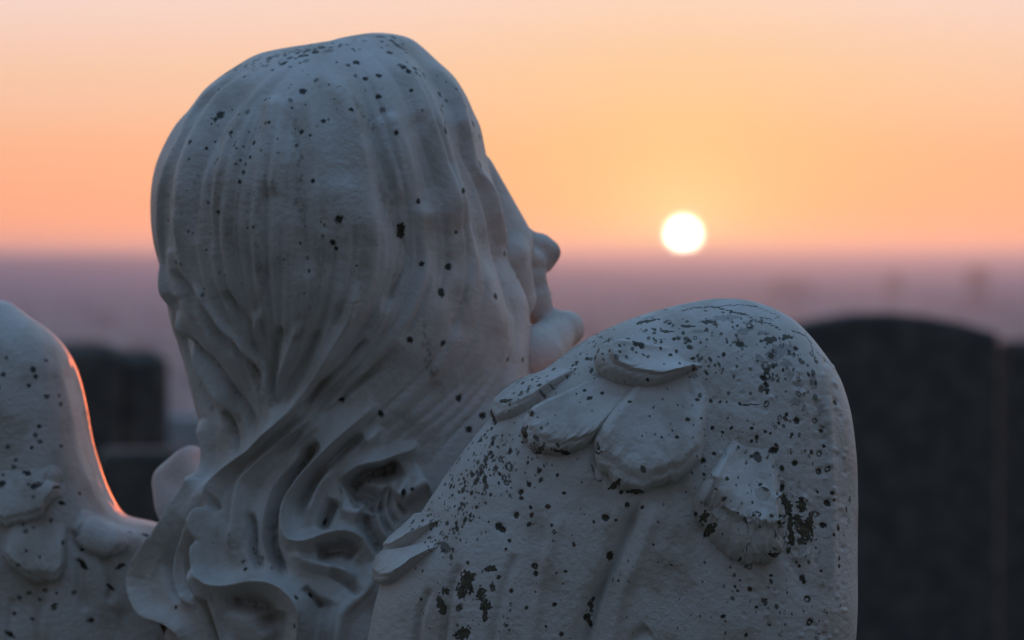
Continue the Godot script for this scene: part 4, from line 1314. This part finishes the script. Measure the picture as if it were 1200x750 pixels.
const NEAR_CARVE := [
	[3, 6, -12.16, 1.8, 1, 747.4, 576.3, 733.7, 612, 714.3, 656.4, 696.8, 697, 685.2, 745.5], [10, 8, 5.7, 2, 1, 764.8, 581.2, 747.2, 629.4, 723.9, 687.2, 708.5, 745.5],
	[10, 10, -5.7, 2, 1, 740.6, 581.2, 718.2, 629.4, 698.8, 677.6, 687.1, 706.7, 673.6, 745.6], [5, 5, -4.75, 2, 1, 603.9, 638.3, 590.3, 678.9, 575.7, 747.1],
	[5, 5, -4.75, 2, 1, 541.4, 651.6, 529.7, 690.5, 521.9, 749], [4, 4, -5.7, 2, 1, 506, 682, 494.1, 711.7, 488.3, 750.9],
	[7, 7, 3.8, 2, 1, 658.3, 591.3, 638.8, 649.2, 619.4, 746.2], [20, 24, -3, 2, 0, 765.4, 465.4, 740.8, 513.7, 697.1, 552.4],
	[26, 26, 3.5, 2, 0, 853, 465.4, 837.8, 532.9, 823, 581.2], [10, 10, -3, 2, 0, 896.8, 629.8, 920.4, 649.6, 935.4, 688.9],
	[6, 6, 3.5, 2, 0, 959.4, 428, 963.9, 495.6, 967.4, 593.1, 966.3, 690.8], [7, 9, -2.5, 2, 0, 944.7, 437.1, 949.1, 514.5, 950.7, 592.3, 948.6, 689.5],
	[5, 5, -3, 2, 0, 705, 515.8, 697.2, 533.2, 691.3, 552.5], [8, 8, -7.6, 2, 1, 756.8, 724.1, 740.4, 737.7, 730.7, 755.2]]
const NEAR_FLECKS := [
	[887.6, 439.4, 3.96, 0], [890.4, 447.1, 3.52, 0], [891.3, 452.9, 2.82, 0], [826.7, 465.4, 2.64, 0], [811.1, 465.4, 2.2, 0], [837.4, 466.4, 1.76, 0],
	[859.8, 468.3, 1.94, 0], [800.2, 487.6, 2.46, 0], [815.8, 486.6, 1.94, 0], [828.3, 496.3, 2.64, 0], [839.9, 501.1, 1.94, 0], [849.7, 496.3, 2.11, 0],
	[873.1, 496.3, 2.64, 0], [872.9, 510.8, 2.29, 0], [888.6, 500.2, 1.94, 0], [894.5, 502.1, 1.76, 0], [904.4, 490.6, 2.11, 0], [913.4, 481, 2.64, 0],
	[787.4, 507.8, 2.2, 0], [830, 525.2, 2.46, 0], [817.4, 532.9, 3.52, 0], [818.3, 548.3, 1.94, 0], [840.6, 553.2, 2.64, 0], [864.9, 535.8, 3.96, 0],
	[871.8, 528.1, 2.64, 0], [878.7, 524.3, 1.94, 0], [880.4, 560, 2.46, 0], [898.2, 521.5, 4.84, 0], [907.9, 541.9, 3.17, 0], [922.8, 536.2, 3.96, 0],
	[906.8, 564.1, 3.96, 0], [925.2, 487.9, 4.4, 0], [948.4, 488.3, 3.87, 0.5], [954.4, 500.1, 2.82, 0], [953.1, 526.3, 3.96, 0.6], [942.9, 524, 2.64, 0],
	[957.3, 517.7, 2.29, 0], [952.9, 546.6, 4.4, 0.3], [961.2, 544.1, 3.7, 0.55], [973.4, 469, 3.52, 0], [965.3, 571.5, 2.64, 0], [950.8, 569.9, 2.11, 0],
	[961.1, 583, 3.96, 0], [967.4, 579.5, 2.11, 0], [956.9, 608.1, 3.52, 0], [967.4, 619.5, 2.64, 0], [948.7, 595.1, 4.4, 0.65], [976.1, 647.7, 2.64, 0],
	[976.1, 656.5, 2.64, 0], [898.8, 598.8, 3.96, 0], [889.1, 594.9, 2.46, 0], [894.9, 615.2, 3.52, 0.5], [875.4, 597.7, 3.52, 0], [864.7, 597.6, 4.84, 0.5],
	[934.4, 672.3, 2.64, 0], [928.4, 653.7, 2.11, 0], [954.8, 660.7, 1.76, 0], [894.7, 663.6, 1.94, 0], [870.3, 678.8, 3.34, 0], [853.7, 675.8, 1.76, 0],
	[856.7, 680.6, 1.76, 0], [840.1, 709.6, 2.64, 0], [878.1, 699.2, 1.94, 0], [866.4, 731.1, 2.64, 0], [937.4, 691.9, 4.4, 0.5], [940.5, 718.4, 4.84, 0.35],
	[892.8, 718.8, 2.64, 0.5], [760.8, 628.4, 1.58, 0], [706.6, 597.6, 4.4, 0], [718.3, 600.5, 1.94, 0], [730.9, 583.1, 2.64, 0.4], [748.3, 586, 2.11, 0],
	[711.4, 640.9, 5.28, 0], [721, 668.9, 1.76, 0], [626.2, 653.2, 3.52, 0.3], [627.2, 661.9, 3.52, 0], [599, 681.6, 2.64, 0], [616.5, 700.6, 2.29, 0],
	[648.4, 696.3, 2.82, 0], [656.2, 730.1, 2.82, 0], [661.1, 658.6, 1.94, 0], [692, 691.2, 3.7, 0], [683.3, 711.5, 3.52, 0], [693.1, 602.5, 1.94, 0],
	[645.6, 606.9, 2.29, 0], [648.5, 614.5, 2.64, 0.5], [640.8, 585.8, 3.17, 0], [621.4, 587.2, 2.46, 0], [622.4, 595.8, 2.64, 0], [604.9, 596.2, 3.52, 0],
	[619.5, 606.4, 3.17, 0], [584.4, 609.1, 4.84, 0], [589.3, 612.8, 4.4, 0], [597.1, 625, 2.46, 0], [593.2, 634.7, 1.94, 0], [619.5, 561.3, 3.17, 0],
	[609.8, 570.2, 3.52, 0], [610.7, 576.8, 2.64, 0], [659.3, 570.2, 2.2, 0], [651.6, 550.1, 1.94, 0], [631.2, 545.7, 2.82, 0], [631.4, 489.2, 3.17, 0],
	[590.2, 554.4, 3.52, 0.5], [593.2, 560.1, 3.52, 0.5], [684.1, 455.6, 2.46, 0], [689.9, 464.1, 2.99, 0], [703.5, 457.2, 2.29, 0], [756, 446.2, 1.76, 0],
	[734.4, 468.5, 1.94, 0], [786.4, 395.2, 2.64, 0], [807.1, 417.2, 2.64, 0], [781.8, 414.4, 2.64, 0], [747, 410.7, 2.64, 0], [861.5, 400.9, 4.84, 0],
	[926.9, 406, 3.52, 0], [771.6, 399.1, 2.11, 0], [690, 721.2, 2.64, 0], [638.8, 721.6, 1.76, 0], [549.3, 651.3, 2.29, 0]]
const NEAR_MOSS := [
	[547.4, 674.4, 8, 11, 0.4], [541.5, 684.2, 6, 8, 0.5], [552.2, 666.5, 6, 5, 0], [518.9, 700.7, 5, 13, 0.3], [522.8, 684.1, 4, 4, 0], [575.7, 657.2, 8, 3, 0],
	[584.4, 666.5, 3, 2.5, 0], [577.6, 677.3, 3, 5, 0.2], [564, 686.4, 5, 7, -0.4], [569.9, 699.7, 6, 7, 0.2], [568.9, 710.4, 3, 9, 0.1], [543.5, 731.6, 9, 7, 0.6],
	[539.6, 702.7, 4, 4, 0], [909.7, 576.7, 4, 6, 0], [914.6, 588.4, 4.5, 9, -0.1], [917.5, 605.9, 3.5, 12, 0], [918.5, 622.4, 3.5, 9, 0], [915.5, 634.9, 2.5, 4, 0],
	[930.5, 583.9, 5, 9, 0.2], [926.5, 603.2, 5, 8, 0], [935.5, 613.1, 9, 11, 0], [940.5, 603.6, 5, 8, 0.2], [930.4, 624.6, 5, 5, 0], [718.4, 561, 9, 3, 0.5],
	[737.7, 568.6, 12, 2.5, 0], [701.1, 520.6, 4, 6, 0.4], [635.1, 523.5, 8, 2.5, 0.2], [621.5, 507.6, 3, 5, 0], [658.4, 525, 9, 2, -0.1], [817.1, 596.6, 4, 7, -0.4],
	[824.8, 610.1, 4, 9, -0.5], [895.8, 639.4, 8, 4, -0.2], [755.5, 376.3, 13, 4, -0.2], [897.2, 396.1, 10, 4, 0.3], [916.6, 393.4, 8, 3, 0.3], [826.6, 375.9, 8, 3, 0],
	[801.8, 380.7, 8, 2, -0.1], [777.1, 386.6, 7, 2, -0.2], [580.1, 490.6, 4, 8, 0], [600, 476.2, 9, 3, -0.5], [730.9, 583.1, 3, 3, 0], [689.1, 698.9, 3, 9, 0.3],
	[687.1, 714.4, 3, 9, 0.3]]
const NEAR_CHIPS := [
	[846.7, 371.1, 15, 6, 0.1], [867.2, 386.5, 9, 5, 0.2], [911.5, 408.7, 18, 8, 0.25], [898.1, 417.3, 8, 6, 0], [914.8, 423.2, 7, 5, 0], [888.8, 388.4, 7, 3, 0],
	[930, 446.5, 5, 5, 0], [945.4, 443.8, 5, 7, 0], [925.6, 465.7, 7, 5, 0.3], [814.2, 386.5, 7, 3, 0], [758.9, 371.5, 8, 3, -0.3], [954.8, 476, 4, 6, 0],
	[917.3, 436.7, 5, 6, 0], [698, 437.2, 6, 3, -0.5], [883.3, 418.2, 6, 5, 0]]
const NEAR_CRACKS := [
	[1.5, 798.3, 363.5, 810.4, 360.5, 838, 359.5, 857.2, 365.3, 873.7, 368.2], [1.3, 873.6, 369.1, 882.9, 375.9, 898.6, 378.8, 910.1, 385.6],
	[1.1, 881, 357.6, 897.3, 364.4, 909.9, 370.3, 902.1, 374, 886.3, 371.1], [1.6, 925.6, 386.8, 939.3, 392, 946.3, 398.9, 947.3, 415.1, 951.8, 424.8],
	[1.3, 957, 398, 970, 407], [1.5, 953.5, 411.6, 970.3, 424.1, 977.2, 436], [1.2, 838, 359.5, 866.1, 356.6, 887.9, 359.6], [1.3, 699.7, 391.7, 730, 377, 749.6, 370.8],
	[1.2, 639.9, 431.6, 659.9, 415.8, 689.6, 397.6], [1.3, 939.3, 392, 948, 385], [1.2, 860.7, 470.2, 882.2, 469.3], [1, 690.4, 538.1, 694.2, 552.5, 701.9, 558.2]]
const NEAR_SWARMS := [
	[501.5, 632.8, 592.1, 516.2, 17, 300, 1.45, 0.04], [560.7, 555.6, 648.9, 495.5, 24, 90, 1.4, 0.05], [600, 468.9, 718.6, 393.9, 9, 60, 1.6, 0.05],
	[689, 408.7, 797.4, 374, 9, 60, 1.7, 0.05], [786.8, 386.5, 895.7, 376.9, 11, 45, 1.7, 0.06], [795.2, 426.9, 934.4, 403.3, 15, 80, 1.5, 0.1],
	[873.4, 422.1, 952.4, 451.7, 20, 45, 1.9, 0.4], [892, 465.5, 961.1, 631.8, 26, 70, 1.6, 0.3], [842.2, 629.4, 961.2, 729.5, 30, 60, 1.4, 0.3],
	[698, 437.2, 776.5, 398.1, 9, 24, 1.6, 0], [619.4, 630.3, 851.8, 706.7, 45, 50, 1, 0.1], [482, 693.2, 600, 727.1, 26, 40, 1.1, 0.05],
	[649, 476.3, 891.4, 513.7, 30, 50, 1, 0.05], [813.5, 532.9, 890.9, 629.7, 28, 40, 1.1, 0.1]]
const NEAR_FEATHERS := [

	[26, 0.55, 739.5, 402.2, 795.9, 401.9, 712.2, 407.3, 795.8, 404.7, 700.2, 422.8, 797.6, 407.6, 707.7, 437, 801.4, 411.5, 731.8, 445.4, 807.2, 415.3, 760.8, 448.1, 812.9, 418.2, 785.2, 441.3, 818.7, 421.1, 804.8, 430.7, 826.5, 423],
	[21, 0.4, 641.2, 470.8, 698, 435.3, 621.6, 486.6, 698, 437.2, 616.7, 505.8, 702.8, 440.9, 627.4, 518.9, 709.5, 444.7, 650.7, 524.2, 717.2, 448.4, 675.9, 520, 724.9, 452.2, 694.4, 508.2, 731.6, 456, 703.2, 492.7, 738.4, 459.8],
	[25, 0.35, 705.2, 485, 766.1, 421.2, 695.4, 506.3, 768.1, 419.2, 699.1, 533.2, 774, 417.3, 712.6, 552.3, 781.8, 417.3, 737.7, 562.8, 791.5, 418.2, 769.7, 558, 801.2, 421.1, 796.9, 544.5, 809.8, 426.9, 815.5, 525.2, 819.4, 434.6, 821.4, 505.9, 829, 442.3],
	[34, 1, 819.2, 554.1, 852.5, 507.8, 808.5, 576.3, 854.5, 505.9, 817.1, 602.4, 860.3, 504, 834.5, 625.5, 868.1, 504, 859.6, 643.9, 877.8, 505.9, 884, 646, 887.6, 509.8, 900.7, 637.5, 897.3, 517.6, 909.6, 618.3, 907, 527.3],
	[14, 0.5, 606, 459.5, 654.7, 423.2, 582, 472, 655.7, 422.3, 577, 486.8, 661.5, 421, 596, 487.6, 669.3, 419.7, 625.6, 471.3, 680.9, 418.4, 653.2, 447.6, 692.6, 418.2],
	[17, 0.4, 474, 604, 516, 594.4, 449, 626, 517, 593.4, 442, 645, 519, 593.2, 452, 656, 521.1, 594, 475.1, 641, 523.1, 595.7, 501.2, 618, 525.2, 599.4],
	[17, 0.4, 450, 648, 513.5, 624.5, 440, 662, 514.5, 624.5, 441, 678, 516.5, 624.3, 458.4, 680.3, 518.5, 625.2, 481.8, 662.6, 520.5, 626.9, 504.7, 642, 522.5, 629.6]]
const FAR_LEFT := [
	[348, -60], [352, -100], [365, -140], [400, -185], [500, -230], [700, -250], [1100, -200], [1500, 0]]
const FAR_RIGHT := [
	[348, -60], [349.5, -25], [353, 5], [361, 20], [372, 34], [394, 62], [414, 78], [442, 90], [475, 98], [520, 106], [565, 120], [596, 135], [608, 147], [613, 162],
	[617, 180], [624, 200], [640, 225], [750, 240], [1100, 300], [1500, 250]]
const FAR_DEPTH := [
	[348, 0], [365, 0.024], [400, 0.042], [450, 0.052], [600, 0.058], [1500, 0.04]]
const FAR_MID := [
	[348, -0.29], [1500, -0.29]]
const FAR_CARVE := [
	[5, 5, 3, 2, 0, 73.6, 418.3, 88.5, 467.2, 100.3, 526.2, 117.7, 575.6, 137.1, 602.6], [6, 5, -3, 2, 0, 79.6, 419.2, 93.6, 468.1, 104.2, 527.2, 121.3, 575, 140.6, 604.3],
	[7, 7, -5, 2, 0, 94.7, 610.2, 106.4, 631.7, 123.9, 641.5, 145.3, 645.4], [5, 5, -5, 2, 0, 129.7, 639.5, 139.4, 659.1, 141.3, 685.5, 133.4, 696.3],
	[5, 5, -4, 2, 0, 104.4, 643.4, 106.2, 680.6, 111.9, 710], [10, 10, 5, 2, 0, 109.9, 604.6, 129.8, 621.9, 151.2, 631.7, 170.5, 631.9],
	[7, 7, -4, 2, 0, 61.6, 553.6, 73.2, 559.5, 86.6, 561.6], [4, 4, -3, 2, 1, 63.2, 690.4, 57.2, 719.8, 55.1, 749.2], [4, 4, -3, 2, 1, 28, 690.4, 24, 719.8, 21.9, 749.2]]
const FAR_FLECKS := [
	[53.8, 563.3, 4.32, 3.6], [16.8, 560.4, 4.32, 3.6], [83.9, 582.9, 4.32, 2.16], [79, 567.3, 5.04, 1.44], [85.9, 627.8, 2.88, 1.44], [60.5, 643.4, 1.8, 1.44],
	[49.7, 430.2, 3.6, 3.6], [52.9, 438, 2.88, 2.88], [15.8, 436, 2.88, 2.88], [45.5, 448.7, 2.88, 2.16], [58, 495.3, 2.16, 2.88], [49.6, 519.6, 2.16, 2.16],
	[45, 548.7, 5.04, 2.88], [178.5, 621.5, 5.04, 5.04], [151.1, 655.2, 2.88, 5.76], [160.8, 617.9, 2.16, 2.16], [102.5, 622.9, 2.88, 2.88], [107.3, 635.6, 3.6, 2.88],
	[107.3, 653.2, 7.92, 3.6], [139.3, 680.6, 2.16, 6.48], [116.7, 717.8, 2.88, 4.32], [58.3, 694.3, 2.16, 1.44], [77.8, 686.5, 1.44, 2.16], [83, 582.9, 2.88, 2.16],
	[40.1, 607.2, 1.44, 2.16], [44.9, 636.6, 1.44, 2.16], [28.9, 710, 2.16, 2.88], [74.8, 700.2, 1.44, 4.32], [23.9, 734.5, 2.88, 5.76]]
const FAR_FEATHERS := [

	[15, 0.3, -43.7, 588.7, -34.2, 524.4, -14.5, 600.4, -9.8, 529.3, 14.8, 606.3, 14.7, 534.1, 32.3, 604.3, 30.3, 534.1, 48, 600.4, 45.9, 534.1, 60.7, 595.5, 59.5, 534.2, 66.5, 584.8, 69.1, 534.2, 76.2, 577, 78.6, 534.3, 90.5, 574.3, 91.4, 536.7],
	[16, 0.3, 12.7, 627.8, 28.5, 592.6, 19.5, 645.4, 32.4, 592.6, 32.1, 658.1, 40.2, 592.6, 46.7, 668.9, 51.9, 592.6, 66.2, 671.8, 65.5, 592.6, 79.9, 667.9, 77.2, 593.6, 86.7, 659.1, 84.9, 595.6, 90.7, 645.4, 92.7, 598.5],
	[11, 0.4, 94.7, 608.3, 108.9, 581.8, 99.6, 621.9, 112.4, 583.9, 107.3, 631.7, 117.5, 586.4, 121, 638.5, 123.9, 590.2, 138.5, 641.5, 131.4, 595.6, 153.1, 636.6, 138.8, 602.2, 164.7, 628.9, 146.6, 607.6],
	[12, 0.3, -92.9, 631.8, -82.7, 582.8, -73.4, 651.3, -68.1, 582.8, -44.1, 663, -45.6, 582.8, -19.6, 655.2, -24.2, 584.8, -4.9, 636.6, -8.6, 586.7]]
const FACE := [
	[535.3, 215.1, -0.225, 49, 576.6, 287.8, -0.235, 49], [600, 267.3, -0.25, 14, 624.6, 287.7, -0.258, 15], [634.9, 287.7, -0.26, 15, 644.2, 294.9, -0.262, 13],
	[644.2, 295.9, -0.262, 13, 639, 308.2, -0.26, 12], [618.3, 303.1, -0.243, 13, 627.6, 307.2, -0.25, 13], [616.3, 327.5, -0.245, 16, 632.8, 332.8, -0.258, 9],
	[640, 345.2, -0.26, 8, 630.6, 347.9, -0.245, 10], [634.9, 358.5, -0.26, 7, 628.6, 359.3, -0.25, 9], [622.5, 351.1, -0.25, 20, 638.9, 373.8, -0.255, 17],
	[665.7, 387.3, -0.26, 22, 661.5, 388.1, -0.255, 22], [656.2, 389.9, -0.25, 22, 628.2, 418.8, -0.215, 36], [656.5, 390.3, -0.26, 21, 621, 425.8, -0.31, 36],
	[624.5, 325.6, -0.25, 17, 630.7, 353.2, -0.25, 15], [584.9, 305, -0.22, 38, 602, 350.6, -0.225, 27], [584.3, 305.2, -0.3, 38, 602.1, 352.1, -0.295, 27]]
const SHOULDER := [
	[185.4, 577.8, -0.3, 23, 210.3, 552.2, -0.295, 18], [185.4, 577.8, -0.3, 23, 190.3, 609.9, -0.29, 22], [190.3, 601.5, -0.29, 22, 228.8, 609.3, -0.27, 30],
	[206.1, 558.4, -0.295, 22, 239.2, 588.7, -0.27, 24]]
const TRUNK_AND_BLOCKER := [
	[538.9, 401.8, -0.24, 60, 498.2, 605.3, -0.24, 75], [279, 672.7, -0.28, 60, 558.8, 691.8, -0.27, 60], [414.4, 712.4, -0.27, 90, 425.5, 967.3, -0.26, 140],
	[686.4, 496.8, -0.11, 42, 609.7, 581, -0.13, 45], [609.7, 581, -0.13, 45, 560.9, 730.3, -0.15, 60], [696.5, 550.8, -0.12, 60, 600, 751.9, -0.16, 80],  # from here: unseen bulk added behind the near wing to block bounced light
	[639.1, 495.6, -0.15, 40, 560, 560, -0.2, 50]]
const HAIR_K := 0.000595
const NEAR_K := 0.00055
const FAR_K := 0.000618
